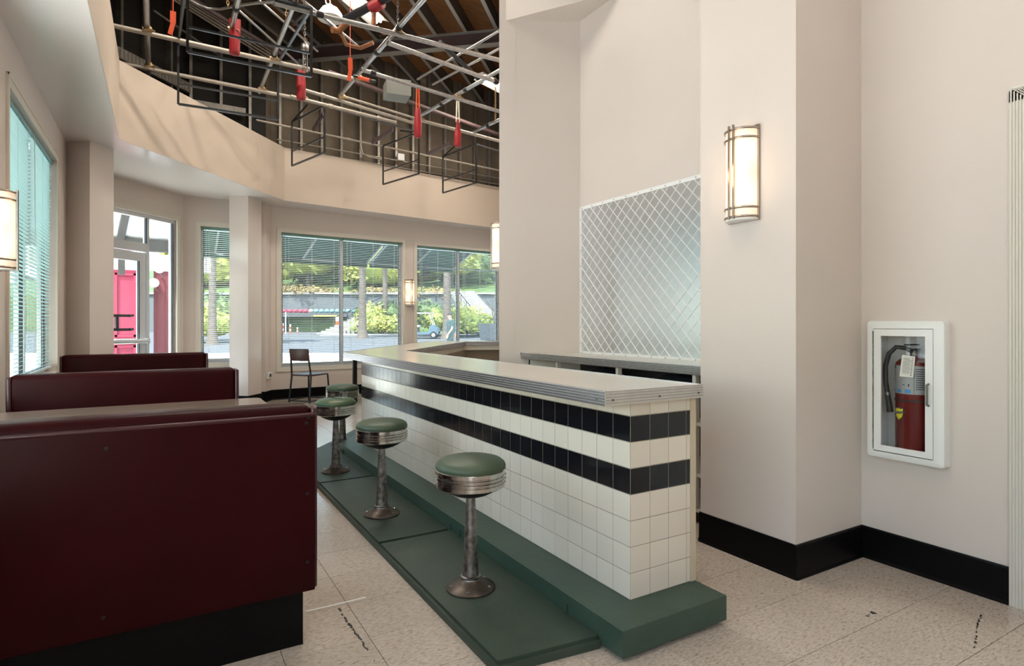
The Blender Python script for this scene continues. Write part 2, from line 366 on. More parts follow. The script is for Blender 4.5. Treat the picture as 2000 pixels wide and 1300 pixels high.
# upper, unfinished walls of the roof space: sheathing with studs
def upper(name, A, B, s0, s1, step=.41, mats=M_sheath):
    L = math.hypot(B[0]-A[0], B[1]-A[1]); M = frameM(A, B)
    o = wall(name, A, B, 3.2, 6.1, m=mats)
    st = MB().box(-.020, .020, -.10, -.002, 3.27, 6.05).mesh('stud', M_stud)
    for s in [s0+k*step for k in range(int((s1-s0)/step)+1)]:
        inst('stud', st, o, M @ Matrix.Translation((s, 0, 0)))
    pl = MB(M).box(.0, L, -.10, 0, 3.255, 3.275).build('floor_track', M_stud, o)
    return o
upper('wall_left_upper', *LW, 6.4, 11.9, mats=M_shshade); upper('wall_entrance_upper', *EW, .1, 1.6, mats=M_shshade); upper('wall_narrow_upper', *NW, .1, 1.1, mats=M_shshade); wall('wall_return_upper', *RW, 3.2, 6.1, m=M_sheath)
ub = upper('wall_back_upper', *BW, .12, 4.7, .345)
# window header beams with slotted tracks on the entrance side
hd = MB(frameM(*EW)).box(.02, 1.62, -.16, -.10, 4.72, 4.86)
for k in range(26): hd.box(.06+k*.06, .085+k*.06, -.168, -.159, 4.735, 4.845)
hd.build('slotted_header', M_stud, bpy.data.objects['wall_entrance_upper'])
hd = MB(frameM(*NW)).box(.02, .85, -.16, -.10, 4.50, 4.62)
for k in range(14): hd.box(.05+k*.058, .075+k*.058, -.168, -.159, 4.515, 4.605)
hd.build('slotted_header', M_stud, bpy.data.objects['wall_narrow_upper'])
# soffit and bulkhead round the room
BK = [(-.38, -3), (-.38, 7.44), (1.667, 9.80), (6.12, 10.47)]
MB().prism([(-.87, -3), (-.87, 9.02), (.286, 10.19), (1.45, 10.19), (1.56, 10.398), (6.336, 10.815)]+BK[::-1], 3.197, 3.255).build('ceiling_perimeter_soffit', M_soff, kind='structure')
for nm, a, b in (('left', 0, 1), ('diagonal', 1, 2), ('back', 2, 3)):
    A, B = BK[a], BK[b]; L = math.hypot(B[0]-A[0], B[1]-A[1])
    MB(frameM(A, B)).box(0, L, -.003, .1, 3.2, 4.03).build('wall_bulkhead_'+nm, M_wall2, kind='structure')
MB().box(-.48, 3.45, -3.1, 3.3, 4.03, 4.15).build('ceiling', M_wall, kind='structure')
MB().box(-1.02, 3.4, 3.3, 3.4, 4.15, 6.12).build('wall_roof_space_near', M_sheath, kind='structure')
MB().box(-1.02, -.48, 3.3, 3.4, 3.25, 4.2).build('wall_soffit_end', M_sheath, kind='structure')
MB().prism([(2.706, 4.664), (3.299, 4.321), (3.299, 3.74)], 4.03, 6.1).build('wall_kitchen_soffit', M_wall, kind='structure')
roof = MB().box(-1.6, 8, 3.2, 12.5, 6.1, 6.14).build('ceiling_roof_deck', M_deck, kind='structure')
jd = Vector((.68, .733, 0)); jn = Vector((.733, -.68, 0))
jm = MB()
Mj = Matrix.Identity(4); Mj.col[0][:3] = jd; Mj.col[1][:3] = (-jd.y, jd.x, 0)
jweb = MB().box(-4, 4, -.004, .004, -.14, .14).mesh('joist_web', M_joist)
jfl = MB().box(-4, 4, -.028, .028, -.004, .004).mesh('joist_flange', M_flg)
c0 = Vector((3.68, 8.732, 0))
for k in range(-6, 9):
    c = c0+jn*(k*.49+.12)-jd*1.0
    L_ = Matrix.Translation((c.x, c.y, 5.945)) @ Mj
    inst('roof_joist', jweb, roof, L_)
    inst('joist_flange', jfl, roof, Matrix.Translation((c.x, c.y, 5.805)) @ Mj)
# steel beam under the joists
bd = Vector((.755, -.656, 0)); ba = Vector((1.2, 10.82, 0)); bb = ba+bd*7
bm_ = thing('roof_beam', 'purple-primed steel beam crossing high under the roof joists', 'beam', (ba.x, ba.y, 5.59))
MB().bar(ba+Vector((0, 0, 5.69)), bb+Vector((0, 0, 5.69)), .01, .20).build('web', M_beam, bm_)
MB().bar(ba+Vector((0, 0, 5.793)), bb+Vector((0, 0, 5.793)), .13, .012).build('flange', M_flg, bm_)
MB().bar(ba+Vector((0, 0, 5.587)), bb+Vector((0, 0, 5.587)), .13, .012).build('flange', M_flg, bm_)
# columns
def column(name, c, d1, d2, a, b):
    c = Vector((*c, 0)); p = [c, c+d1*a, c+d1*a+d2*b, c+d2*b]
    MB().prism([(q.x, q.y) for q in p], 0, 3.2).build(name, M_col, kind='structure')
    MB().prism([(q.x, q.y) for q in [c-d1*.012-d2*.012, c+d1*(a+.005)-d2*.012, c+d1*a+d2*b, c+d2*(b+.005)-d1*.012]], 0, .168).build('baseboard_'+name, M_base, kind='structure')
D1 = Vector((-.755, .656, 0)); D2 = Vector((.632, .775, 0))
column('column_left', (-.649, 7.657), D1, D2, .31, .31)
column('column_middle', (1.131, 9.707), D1, D2, .315, .356)

# ---- windows
WN = [0]
def window(A, B, s0, s1, z0, z1, mull=(), casing=True, sill=True, slat=None, rail=M_rail, blinds=True, lab=''):
    WN[0] += 1; M = frameM(A, B)
    root = thing('window_%d' % WN[0], None, None, M @ Vector((s0, 0, z0)), kind='structure')
    f = MB(M); w_ = .04
    for a, b, c, d in ((s0, s1, z0, z0+w_), (s0, s1, z1-w_, z1), (s0, s0+w_, z0+w_, z1-w_), (s1-w_, s1, z0+w_, z1-w_)): f.box(a, b, .085, .135, c, d)
    f.build('window_frame', M_alu, root)
    edges = [s0+w_]+[x for m_ in mull for x in (m_-.026, m_+.026)]+[s1-w_]
    for m_ in mull: MB(M).box(m_-.026, m_+.026, .075, .14, z0+w_, z1-w_).build('mullion', M_alu, root)
    for a, b in zip(edges[::2], edges[1::2]):
        MB(M).box(a, b, .108, .113, z0+w_, z1-w_).build('pane', M_glass, root)
        g = MB(M)
        for c, d, e, h in ((a, b, z0+w_, z0+w_+.008), (a, a+.008, z0+w_, z1-w_), (b-.008, b, z0+w_, z1-w_)): g.box(c, d, .084, .108, e, h)
        g.build('gasket', M_aludk, root)
    if casing:
        c = MB(M); k = .075
        for a, b, e, h in ((s0-k, s1+k, z1, z1+k), (s0-k, s1+k, z0-k, z0), (s0-k, s0, z0, z1), (s1, s1+k, z0, z1)): c.box(a, b, -.010, 0, e, h)
        for a, b, e, h in ((s0-k, s1+k, z1+k-.015, z1+k), (s0-k, s1+k, z0-k, z0-k+.015), (s0-k, s0-k+.015, z0-k, z1+k), (s1+k-.015, s1+k, z0-k, z1+k)): c.box(a, b, -.017, -.010, e, h)
        c.build('casing', M_trim, root)
    if not blinds: return root
    ed = [s0+.004]+[x for m_ in mull for x in (m_-.012, m_+.012)]+[s1-.004]
    parts = list(zip(ed[::2], ed[1::2]))
    for i, (a, b) in enumerate(parts):
        o = M @ Vector((a, .045, z1-.01))
        t = thing('window_blind', lab[i], 'blind', o)
        rz = math.atan2(M[1][0], M[0][0])
        MB(M).box(a, b, .030, .062, z1-.045, z1-.006).build('headrail', rail, t)
        pitch = .0305; n = int((z1-z0-.09)/pitch); Ls = b-a-.02
        key = round(Ls, 3)
        sm = MB().add([(-Ls/2, -.0125, .0028), (Ls/2, -.0125, .0028), (-Ls/2, 0, .0045), (Ls/2, 0, .0045), (-Ls/2, .0125, -.0006), (Ls/2, .0125, -.0006),
                       (-Ls/2, -.0125, .0022), (Ls/2, -.0125, .0022), (-Ls/2, 0, .0039), (Ls/2, 0, .0039), (-Ls/2, .0125, -.0012), (Ls/2, .0125, -.0012)],
                      [(0, 1, 3, 2), (2, 3, 5, 4), (7, 6, 8, 9), (9, 8, 10, 11), (0, 6, 7, 1), (4, 5, 11, 10)]).mesh('slat', slat or M_slat, 60)
        for k in range(n):
            z = z1-.062-k*pitch
            inst('slat', sm, t, M @ Matrix.Translation(((a+b)/2, .046, z)) @ Matrix.Rotation(-.10, 4, 'X'))
        zb = z1-.062-n*pitch
        MB(M).box(a+.01, b-.01, .034, .058, zb-.004, zb+.012).build('bottom_rail', M_slat, t)
        for fr in ((.16, .84) if b-a < .8 else (.13, .5, .87)):
            x = a+(b-a)*fr
            c = MB(M); c.box(x-.0012, x+.0012, .032, .034, zb, z1-.04); c.box(x-.0012, x+.0012, .058, .060, zb, z1-.04); c.build('ladder_cord', M_cord, t)
        MB(M).path([(a+.07, .024, z1-.05), (a+.072, .022, z1-.9)], .004, 6).build('tilt_wand', M_cord, t)
    return root
for k in range(3): window(*LW, *L_OP[k], mull=((L_OP[k][0]+L_OP[k][1])/2,), blinds=False)
window(*LW, *L_OP[3], mull=(9.10,), rail=M_railteal, slat=mat('teal_slat', (.40, .60, .60), .45), lab=['venetian blind in the left wall window, the half nearer the lit sconce', 'venetian blind in the left wall window, the half nearer the column'])
window(*NW, *N_OP[0], lab=['narrow venetian blind between the glass door and the middle column'])
window(*BW, *B_OP[0], mull=(1.215,), lab=['venetian blind in the wide back window behind the lone chair', 'venetian blind right of the mullion in the back window left of the small sconce'])
window(*BW, *B_OP[1], mull=(3.62,), lab=['venetian blind right beside the small back wall sconce', 'venetian blind partly hidden by the pillar at the right end of the back wall'])

# ---- glass entrance door
M = frameM(*EW)
dr = thing('door_1', None, None, M @ Vector((.3, 0, 0)), kind='structure')
f = MB(M)
for a, b, z0, z1 in ((0.02, 1.525, 2.745, 2.80), (.02, .07, 0, 2.75), (1.49, 1.525, 0, 2.75), (1.025, 1.075, 0, 2.75), (.02, 1.03, 2.27, 2.39), (1.07, 1.49, 0, .06)): f.box(a, b, .04, .10, z0, z1)
f.build('door_frame', M_alu, dr)
f = MB(M)
for a, b, z0, z1 in ((.08, 1.015, 2.13, 2.255), (.08, 1.015, .02, .20), (.08, .19, .2, 2.13), (.905, 1.015, .2, 2.13)): f.box(a, b, .045, .09, z0, z1)
f.build('door_leaf', M_alu, dr)
for a, b, z0, z1 in ((.19, .905, .2, 2.13), (.07, 1.025, 2.39, 2.745), (1.075, 1.49, .06, 2.745)):
    MB(M).box(a, b, .066, .071, z0, z1).build('pane', M_glass, dr)
g = MB(M)
for a, b, z0, z1 in ((.895, .906, .2, 2.13), (1.015, 1.026, 2.39, 2.745), (1.478, 1.492, .06, 2.745)): g.box(a, b, .03, .066, z0, z1)
g.build('gasket', M_aludk, dr)
pb = MB(M); pb.path([(.12, -.03, 1.02), (.99, -.03, 1.02)], .03, 10); pb.box(.96, 1.0, -.05, .045, .985, 1.055)
pb.build('push_bar', M_alu, dr, 40)
ph = MB(M)
for z in (1.18, 1.37): ph.box(.55, .87, .12, .15, z-.018, z+.018)
ph.box(.62, .66, .12, .15, 1.18, 1.37); ph.box(.84, .87, .09, .13, 1.17, 1.2); ph.box(.84, .87, .09, .13, 1.36, 1.39)
ph.build('pull_handle', M_aludk, dr)
c = MB(M)
for a, b, z0, z1 in ((0.0, 1.60, 2.80, 2.865), (1.525, 1.60, 0, 2.80)): c.box(a, b, -.012, 0, z0, z1)
for a, b, z0, z1 in ((0.0, 1.60, 2.85, 2.865), (1.585, 1.60, 0, 2.865)): c.box(a, b, -.02, -.012, z0, z1)
c.build('casing', M_trim, dr)
# ---- panelled door with fluted casing at the right edge
M = frameM(*RGT)
d2 = thing('door_2', None, None, M @ Vector((.72, 0, 0)), kind='structure')
MB(M).box(.72, 1.64, .05, .09, .01, 2.25).build('door_leaf', M_trim, d2)
c = MB(M)
for a, b in ((.655, .72), (1.64, 1.705)):
    c.box(a, b, -.014, 0, 0, 2.30)
    for k in range(5): c.box(a+.006+k*.0115, a+.011+k*.0115, -.019, -.013, 0, 2.30)
c.box(.655, 1.705, -.014, 0, 2.25, 2.315)
for k in range(5): c.box(.655+.006+k*.0115, 1.70-k*.0115, -.019, -.013, 2.309-k*.0115-.005, 2.309-k*.0115)
c.build('fluted_casing', M_trim, d2)
MB(M).lathe([(.001, 0), (.028, .002), (.03, .02), (.02, .03), (.001, .032)], 16, (0, 0, 0)).M = None
kn = MB(); kn.sph((3.277+.02, 1.785-.80, 1.0), .028, 8); kn.build('door_knob', M_steel, d2, 60)
# ---- quilted steel panel on the wall behind the counter
M = frameM(*PW)
qp = thing('quilted_steel_panel', 'quilted stainless steel wall sheet with diamond pattern above the back counter', 'wall panel', M @ Vector((.03, 0, 1.0)))
S0, S1, Z0, Z1 = .030, 1.93, 1.012, 2.295
M_q = mat('quilted_steel', (.66, .68, .70), .28, .85, nscale=2.5, namt=.05)
M_ridge = mat('steel_ridge', (.93, .94, .95), .4, .4)
MB(M).box(S0, S1, -.006, -.001, Z0, Z1).build('sheet', M_q, qp)
rg = MB(M); D = .1085
def clip(a, b, c, d, lo, hi):          # line (s, z) -> clip to rectangle
    t0, t1 = 0, 1
    for p, q, l, h in ((a, b, S0, S1), (c, d, Z0, Z1)):
        if abs(q-p) < 1e-9: continue
        x, y = (l-p)/(q-p), (h-p)/(q-p); x, y = min(x, y), max(x, y); t0 = max(t0, x); t1 = min(t1, y)
    return (t0, t1) if t1-t0 > .004 else None
for sg in (1, -1):
    for k in range(-20, 40):
        a = S0+k*D; b = a+sg*(Z1-Z0); t = clip(a, b, Z0, Z1, 0, 1)
        if not t: continue
        p = Vector((a+(b-a)*t[0], 0, Z0+(Z1-Z0)*t[0])); q = Vector((a+(b-a)*t[1], 0, Z0+(Z1-Z0)*t[1]))
        n_ = (q-p).normalized().cross(Vector((0, 1, 0)))*.0036; o_ = Vector((0, -.006, 0)); h_ = Vector((0, -.0105, 0))
        rg.add([p-n_+o_, p+h_, p+n_+o_, q-n_+o_, q+h_, q+n_+o_], [(0, 1, 4, 3), (1, 2, 5, 4), (2, 0, 3, 5)])
rg.build('diamond_ridges', M_ridge, qp)
for a, b, c, d in ((S0-.028, S1, Z1, Z1+.028), (S0-.028, S1, Z0-.024, Z0), (S0-.028, S0, Z0, Z1)):
    MB(M).box(a, b, -.010, -.001, c, d).build('edge_strip', M_white, qp)
sc = MB(M)
for k in range(13):
    for z in (Z1+.014, Z0-.012): sc.box(S0+k*.148, S0+.006+k*.148, -.0125, -.010, z-.003, z+.003)
for k in range(9): sc.box(S0-.016, S0-.010, -.0125, -.010, Z0+.07+k*.14, Z0+.076+k*.14)
sc.build('screws', M_dark, qp, kind='stuff')

# ---- sconces
def sconce():
    r = thing('wall_sconce', '', 'sconce', (0, 0, 0))
    # local: x along wall, y out into the room (negative y), z up
    h, wd, dp = .245, .098, .095
    MB().box(-wd, wd, -.012, 0, -h-.005, h+.005).build('back_plate', M_nick, r)
    n = 16; arc = [(math.cos(PI*k/n)*wd*.9, -.010-math.sin(PI*k/n)*dp*.9) for k in range(n+1)]
    g = MB()
    for z0, z1 in ((-h+.008, h-.008),):
        g.add([(x, y, z0) for x, y in arc]+[(x, y, z1) for x, y in arc], [(k, k+1, n+2+k, n+1+k) for k in range(n)]+[tuple(range(n+1))[::-1], tuple(range(n+1, 2*n+2))])
    g.build('glass_shade', M_scg, r, 50)
    for z in (-h+.014, -h+.062, h-.062, h-.014):
        MB().path([(x*1.06, y*1.06, z) for x, y in arc], .0065, 6).build('band', M_nick, r, 60)
    for x in (-.014, .014): MB().box(x-.0048, x+.0048, -dp-.016, -dp-.006, -h+.002, h+.006).build('bar', M_nick, r)
    MB().prism([(x*1.04, y*1.04) for x, y in arc], -h-.003, -h+.006).build('bottom_cap', M_white, r)
    return r
S = sconce()
def put_sconce(A, B, s, z, label, first=False):
    M = frameM(A, B); p = M @ Vector((s, 0, z)); rz = math.atan2(M[1][0], M[0][0])
    o = S if first else dup(S, p, rz, None)
    o.location = p; o.rotation_euler = (0, 0, rz); o['label'] = label
    wm = Matrix.Translation(p) @ Matrix.Rotation(rz, 4, 'Z')
    lp = wm @ Vector((0, -.17, 0))
    l = bpy.data.lights.new('sconce_light', 'POINT'); l.energy = 1.1; l.color = (1, .72, .46); l.shadow_soft_size = .09
    lo = bpy.data.objects.new('sconce_light', l); COL.objects.link(lo); lo.location = lp
put_sconce(*P2, .30, 2.055, 'large lit sconce on the pillar right of the quilted steel panel', True)
put_sconce(*LW, 7.70, 1.835, 'lit sconce on the left wall at the edge of the photo, above the booths')
put_sconce(*BW, 2.50, 1.85, 'small lit sconce between the two wide back windows')
put_sconce(*KW, 6.36, 2.07, 'lit sconce half hidden behind the pillar left of the quilted panel')
# ---- outlet box
M = frameM(*RW)
ob = thing('wall_outlet', 'white round outlet box low on the wall beside the middle column', 'outlet', M @ Vector((.05, 0, .44)))
rbox(MB(M), .0, .16, -.035, 0, .365, .475, .008, 2).build('box', M_white, ob, 40)
MB(M).path([(.10, -.034, .42), (.10, -.044, .42)], .028, 14).build('socket', M_dark, ob, 40)
MB(M).box(.015, .05, -.040, -.034, .40, .45).build('cover_plate', M_trim, ob)

# ================================================================ THE COUNTER
TX, TY, TZ, TT = 1.663, 1.84, .12, .10828       # corner of the tiled face, tile pitch
ct = thing('tiled_counter', 'long lunch counter base clad in white tiles with two black tile bands', 'counter', (TX, TY, .12))
MB().prism([(TX+.0015, TY+.0005), (2.03, TY+.0005), (2.03, 5.58), (3.86, 8.02), (4.55, 7.82), (4.66, 8.02), (3.52, 8.36), (TX+.0015, 5.60)], .12, .938).build('counter_core', M_grout, ct)
tm = {}
def tile(wd, hg, m, key):
    if key not in tm: tm[key] = MB().box(-wd/2, wd/2, -.0045, .0045, -hg/2, hg/2, bev=.0012).mesh('tile', m)
    return tm[key]
far_t = MB(); far_b = MB()
NROW = 35
for j in range(8):
    z0 = TZ+j*TT; hgt = TT if j < 7 else .061
    mm = M_btile if j in (4, 6) else M_wtile
    g = .0038 if j in (4, 6) else .0030
    for i in range(NROW):
        yc = TY+(i+.5)*TT
        R_ = Matrix.Rotation(PI/2, 4, 'Z')
        if i < NROW-3: inst('tile', tile(TT-g, hgt-g, mm, (0, j in (4, 6), j == 7)), ct, Matrix.Translation((TX+.0045, yc, z0+hgt/2)) @ R_)
        else: (far_b if j in (4, 6) else far_t).box(TX, TX+.009, yc-TT/2+.0008, yc+TT/2-.0008, z0+.0008, z0+hgt-.0008)
    for i in range(4):
        wd = TT if i < 3 else .024
        xc = TX+.001+i*TT+wd/2
        inst('tile', tile(wd-g, hgt-g, mm, (i == 3, j in (4, 6), j == 7)), ct, Matrix.Translation((xc, TY+.0035, z0+hgt/2)))
far_t.build('tile', M_wtile, ct, kind='stuff'); far_b.build('tile', M_btile, ct, kind='stuff')
MB().box(2.012, 2.046, TY-.004, TY+.03, .12, .938).build('end_trim', M_trimwood, ct)
# inner side: shelving seen over the top at the far bend
sh = MB()
ai, bi = Vector((2.16, 5.62, 0)), Vector((3.84, 7.84, 0)); ci = Vector((4.46, 7.66, 0))
for A, B in ((ai, bi), (bi, ci)):
    t = (B-A).normalized(); Mi = Matrix.Identity(4); Mi.col[0][:3] = t; Mi.col[1][:3] = (-t.y, t.x, 0); Mi.col[3][:3] = A
    L = (B-A).length
    sh.M = Mi; sh.box(0, L, 0, .03, .87, .938); sh.box(0, L, 0, .03, .12, .20)
    n = 3 if L > 1 else 1
    for k in range(n+1): sh.box(k*L/n-.02, k*L/n+.02, -.002, .03, .12, .938)
sh.M = None
sh.build('shelf_frame', M_trim, ct)
M_shin = mat('shelf_back', (.23, .18, .125), .6)
MB().prism([(2.20, 5.60), (3.86, 7.80), (3.90, 7.86), (4.47, 7.70), (4.50, 7.76), (3.84, 7.98), (2.16, 5.66)], .2, .87).build('shelf_back', M_shin, ct)

top = thing('countertop', 'cream laminate countertop edged in fluted aluminium, bending away at the far end', 'countertop', (TX, TY, .939))
CT = [(1.483, 1.785), (2.030, 1.785), (2.060, 5.50), (3.863, 7.816), (4.435, 7.65), (4.66, 8.03), (3.526, 8.38), (1.466, 5.548)]
MB().prism([(x, y) for x, y in CT], .941, .9945).build('laminate_top', M_lam, top)
def fluted(mb, A, B, z0=.939, z1=.9965, t=.0055):
    Mi = frameM(A, B); old = mb.M; mb.M = Mi; L = math.hypot(B[0]-A[0], B[1]-A[1])
    n = 5; st = (z1-z0)/n; prof = []
    for k in range(n):
        a = z0+k*st; prof += [(-.0015, a), (-.0015, a+st*.74), (-t, a+st*.80), (-t, a+st*.94), (-.0015, a+st)]
    prof = [(0.002, z0)]+prof+[(-.001, z1), (.010, z1+.0006), (.010, z1-.002)]; m_ = len(prof)
    mb.add([(0, p[0], p[1]) for p in prof]+[(L, p[0], p[1]) for p in prof], [(i, (i+1) % m_, m_+(i+1) % m_, m_+i) for i in range(m_)]+[tuple(range(m_)), tuple(range(m_, 2*m_))])
    mb.M = old
M_edge2 = mat('dull_aluminium', (.70, .65, .58), .5, .45, nscale=30, namt=.1); M_rdg = mat('bright_edge_ridge', (.42, .41, .43), .40, .6)
def ridges(A, B, parent, z0=.939, z1=.9965):
    mb = MB(frameM(A, B)); L = math.hypot(B[0]-A[0], B[1]-A[1]); st = (z1-z0)/5
    for k in range(5):
        z = z0+(k+.87)*st; mb.add([(0, -.0012, z-.0016), (0, -.0052, z-.0008), (0, -.0052, z+.0008), (0, -.0012, z+.0016), (L, -.0012, z-.0016), (L, -.0052, z-.0008), (L, -.0052, z+.0008), (L, -.0012, z+.0016)],
            [(3,2,1,0),(4,5,6,7),(0,1,5,4),(1,2,6,5),(2,3,7,6),(3,0,4,7)])
    mb.build('edge_ridges', M_rdg, parent)
for k in (0, 1, 2, 3, 6, 7):
    A, B = CT[k], CT[(k+1) % 8]
    e = MB(); fluted(e, A, B, t=.0025); fe = e.build('fluted_edge', M_edge2 if k == 0 else M_edge, top); ridges(A, B, fe)
sc = MB()
for y in (1.83, 2.27, 2.9, 3.5, 4.15, 4.8, 5.3): sc.path([(1.482, y, .961), (1.4765, y, .961)], .0035, 8)
for x in (1.52, 1.77, 2.0): sc.path([(x, 1.783, .961), (x, 1.776, .961)], .004, 8)
sc.build('edge_screws', M_steel, top, kind='stuff')

# step and platform, painted green
stp = thing('footrest_step', 'raised dark green painted footrest step around the tiled counter', 'step', (1.469, 1.666, 0))
def offs(d):       # parallel outer line of the step/platform: x = 1.469-d, then the diagonal
    nx, ny = -.809, .588
    ox, oy = 1.496+nx*d*.62, 5.733+ny*d*.62
    x = 1.469-d; t = (x-ox)/.588
    return (x, oy+t*.809), (ox+2.4*.588+.3, oy+2.4*.809+.42)
c1, c2 = offs(0)
mb = MB(); mb.prism([(1.469, 1.666), (2.040, 1.666), (2.040, 1.86), (2.05, 5.6), (3.4, 7.6), c2, c1], .018, .12)
mb.build('step_box', M_green2, stp)
MB().prism([(1.50, 1.72), (2.0, 1.72), (2.0, 5.6), (2.5, 6.4), (1.6, 5.7), (1.50, 5.6)], 0, .018).build('step_plinth', M_dark, stp)
sm_ = MB()
for y in (2.02, 3.05, 3.18, 5.55): sm_.box(1.462, 1.4695, y-.012, y+.012, .046, .085); sm_.box(1.450, 1.4695, y-.004, y+.006, .046, .05)
sm_.build('bracket', M_green2, stp)
pf = thing('stool_platform', 'low dark green plywood platform carrying the diner stools', 'platform', (1.03, 1.84, 0))
d1_, d2_ = offs(.44)
def plat(name, poly):
    bm = bmesh.new(); vs = [bm.verts.new((x, y, .0)) for x, y in poly]; fc = bm.faces.new(vs)
    r = bmesh.ops.extrude_face_region(bm, geom=[fc]); top_ = [g for g in r['geom'] if isinstance(g, bmesh.types.BMVert)]
    for v in top_: v.co.z = .045
    ed = [e for e in bm.edges if all(v.co.z > .04 for v in e.verts) and min(v.co.x for v in e.verts) < 1.1]
    bmesh.ops.bevel(bm, geom=ed, offset=.014, segments=2, affect='EDGES')
    bm.verts.index_update(); mb = MB(); mb.add([v.co.copy() for v in bm.verts], [[v.index for v in f.verts] for f in bm.faces]); bm.free()
    return mb.build(name, M_green, pf)
plat('plywood_panel', [(1.03, 1.84), (1.465, 1.79), (1.465, 3.185), (1.03, 3.185)])
plat('plywood_panel', [(1.03, 3.188), (1.465, 3.188), (1.465, 4.62), (1.03, 4.62)])
plat('plywood_panel', [(1.03, 4.623), (1.465, 4.623), (1.465, 5.70), (1.50, 5.745), (c2[0], c2[1]), (d2_[0], d2_[1]), (d1_[0], d1_[1])])

# ---- stools
def stool():
    r = thing('diner_stool', '', 'stool', (0, 0, 0), group='round diner stools fixed along the counter')
    MB().lathe([(.155, .548), (.161, .555), (.162, .566), (.156, .580), (.140, .592), (.11, .600), (.06, .605), (.001, .607)], 40).build('cushion', M_cush, r, 60)
    prof = [(.13, .470), (.157, .472), (.161, .476), (.161, .492), (.156, .495), (.156, .498), (.163, .502), (.163, .507), (.156, .511), (.156, .514), (.163, .518), (.163, .523), (.156, .527), (.156, .530), (.161, .533), (.162, .549), (.157, .553), (.13, .553)]
    MB().lathe(prof, 48).build('chrome_band', M_chrome, r, 35)
    MB().lathe([(.022, .420), (.050, .424), (.085, .436), (.118, .454), (.132, .474)], 24).build('seat_pan', M_dark, r, 50)
    p = MB().lathe([(.047, .034), (.047, .050), (.040, .056), (.037, .064), (.034, .12), (.030, .22), (.0245, .34), (.021, .42), (.021, .448)], 28).build('pedestal', M_steel, r, 50)
    MB().lathe([(.043, .046), (.047, .051), (.047, .057), (.042, .061)], 28).build('collar', M_steel, p, 50)
    f = MB().lathe([(.113, .0), (.114, .007), (.108, .013), (.08, .022), (.055, .036), (.046, .046)], 36).build('base_flange', M_flange, r, 40)
    for k in range(5):
        a = 2*PI*k/5+.35
        MB().lathe([(.0075, .012), (.0075, .019), (.004, .021)], 10, (.092*math.cos(a), .092*math.sin(a), 0)).build('bolt', M_chrome, f)
    return r
st = stool(); st.location = (1.226, 2.432, .045); st['label'] = 'nearest diner stool, worn green seat with a small scratch, chrome ringed'
o = dup(st, (1.213, 3.665, .045), 1.1, 'second nearest green diner stool, standing before the plywood seam')
o = dup(st, (1.238, 4.92, .045), 2.3, 'third diner stool with torn darker green cushion, beside the booth end')
for c in o.children:
    if c.name.startswith('cushion'): c.data = c.data.copy(); c.data.materials[0] = M_cushdk; c['label'] = 'torn dark green cushion'
tear = MB()
tear.path([(-.07, .02, .6035), (-.03, .035, .606), (.02, .03, .607)], .003, 5); tear.path([(.03, -.02, .6065), (.06, -.01, .605), (.075, .02, .6035)], .003, 5)
tr = tear.mesh('tear', M_dark); t_ = bpy.data.objects.new('tear', tr); COL.objects.link(t_); t_.parent = o
o = dup(st, (1.572, 5.985, .045), 3.0, 'farthest diner stool, at the bend of the green step')

# ---- back counter
bc = thing('back_counter', 'low back counter under the quilted steel panel with open shelves', 'counter', (3.1, 3.5, 0))
f = MB()
for y in (4.53, 4.10, 3.33, 2.60, 2.40): f.box(2.88, 2.915, y-.014, y+.014, .08, .94)
for z in (.08, .30, .62): f.box(2.885, 3.29, 2.39, 4.50, z, z+.022)
f.prism([(2.88, 4.50), (2.88, 4.54), (3.0, 4.47), (3.29, 4.31), (3.29, 4.27)], .0, .94)
f.build('shelf_unit', M_trim, bc)
MB().box(3.27, 3.298, 2.39, 4.3, .0, .94).build('back_board', mat('dark_board', (.03, .028, .028), .7), bc)
MB().box(2.93, 3.29, 2.39, 4.4, 0, .08).build('toe_kick', M_dark, bc)
bt = thing('back_countertop', 'narrow cream worktop with ribbed metal edge below the quilted panel', 'countertop', (3.1, 3.5, .94))
BT = [(2.855, 2.386), (3.297, 2.386), (3.297, 4.318), (2.885, 4.555), (2.83, 4.60)]
MB().prism(BT, .943, .995).build('laminate_top', M_lam, bt)
e = MB(); fluted(e, BT[4], BT[0], .941, .997, t=.0025); fe = e.build('fluted_edge', M_edge, bt); ridges(BT[4], BT[0], fe, .941, .997)
e = MB(); fluted(e, BT[3], BT[4], .941, .997); e.build('fluted_edge', M_edge, bt)
def bag(name, c, sx, sy, sz, label):
    mb = MB(); n = 14; rr = random.Random(3)
    prof = [(.001, 0), (.8, .0), (1, .18), (1.02, .45), (.85, .72), (.55, .9), (.2, 1.0), (.001, 1.02)]
    vs = []; 
    for i, (r, z) in enumerate(prof):
        for k in range(n):
            a = 2*PI*k/n; q = 1+rr.uniform(-.10, .10); vs.append((c[0]+r*q*sx*math.cos(a), c[1]+r*q*sy*math.sin(a), c[2]+z*sz*(1+rr.uniform(-.05, .05))))
    mb.add(vs, [(i*n+k, i*n+(k+1) % n, (i+1)*n+(k+1) % n, (i+1)*n+k) for i in range(len(prof)-1) for k in range(n)])
    return tag(mb.build(name, mat('black_plastic', (.010, .012, .018), .35, bump=.3, bscale=14), smooth=60, loc=Vector(c)), label, 'bag')
bag('black_bag', (3.08, 3.72, .643), .14, .30, .27, 'black bag on the back counter shelf left of the shelf post')
bag('black_bag', (3.08, 2.92, .643), .14, .33, .28, 'black bag on the back counter shelf nearest the pillar')

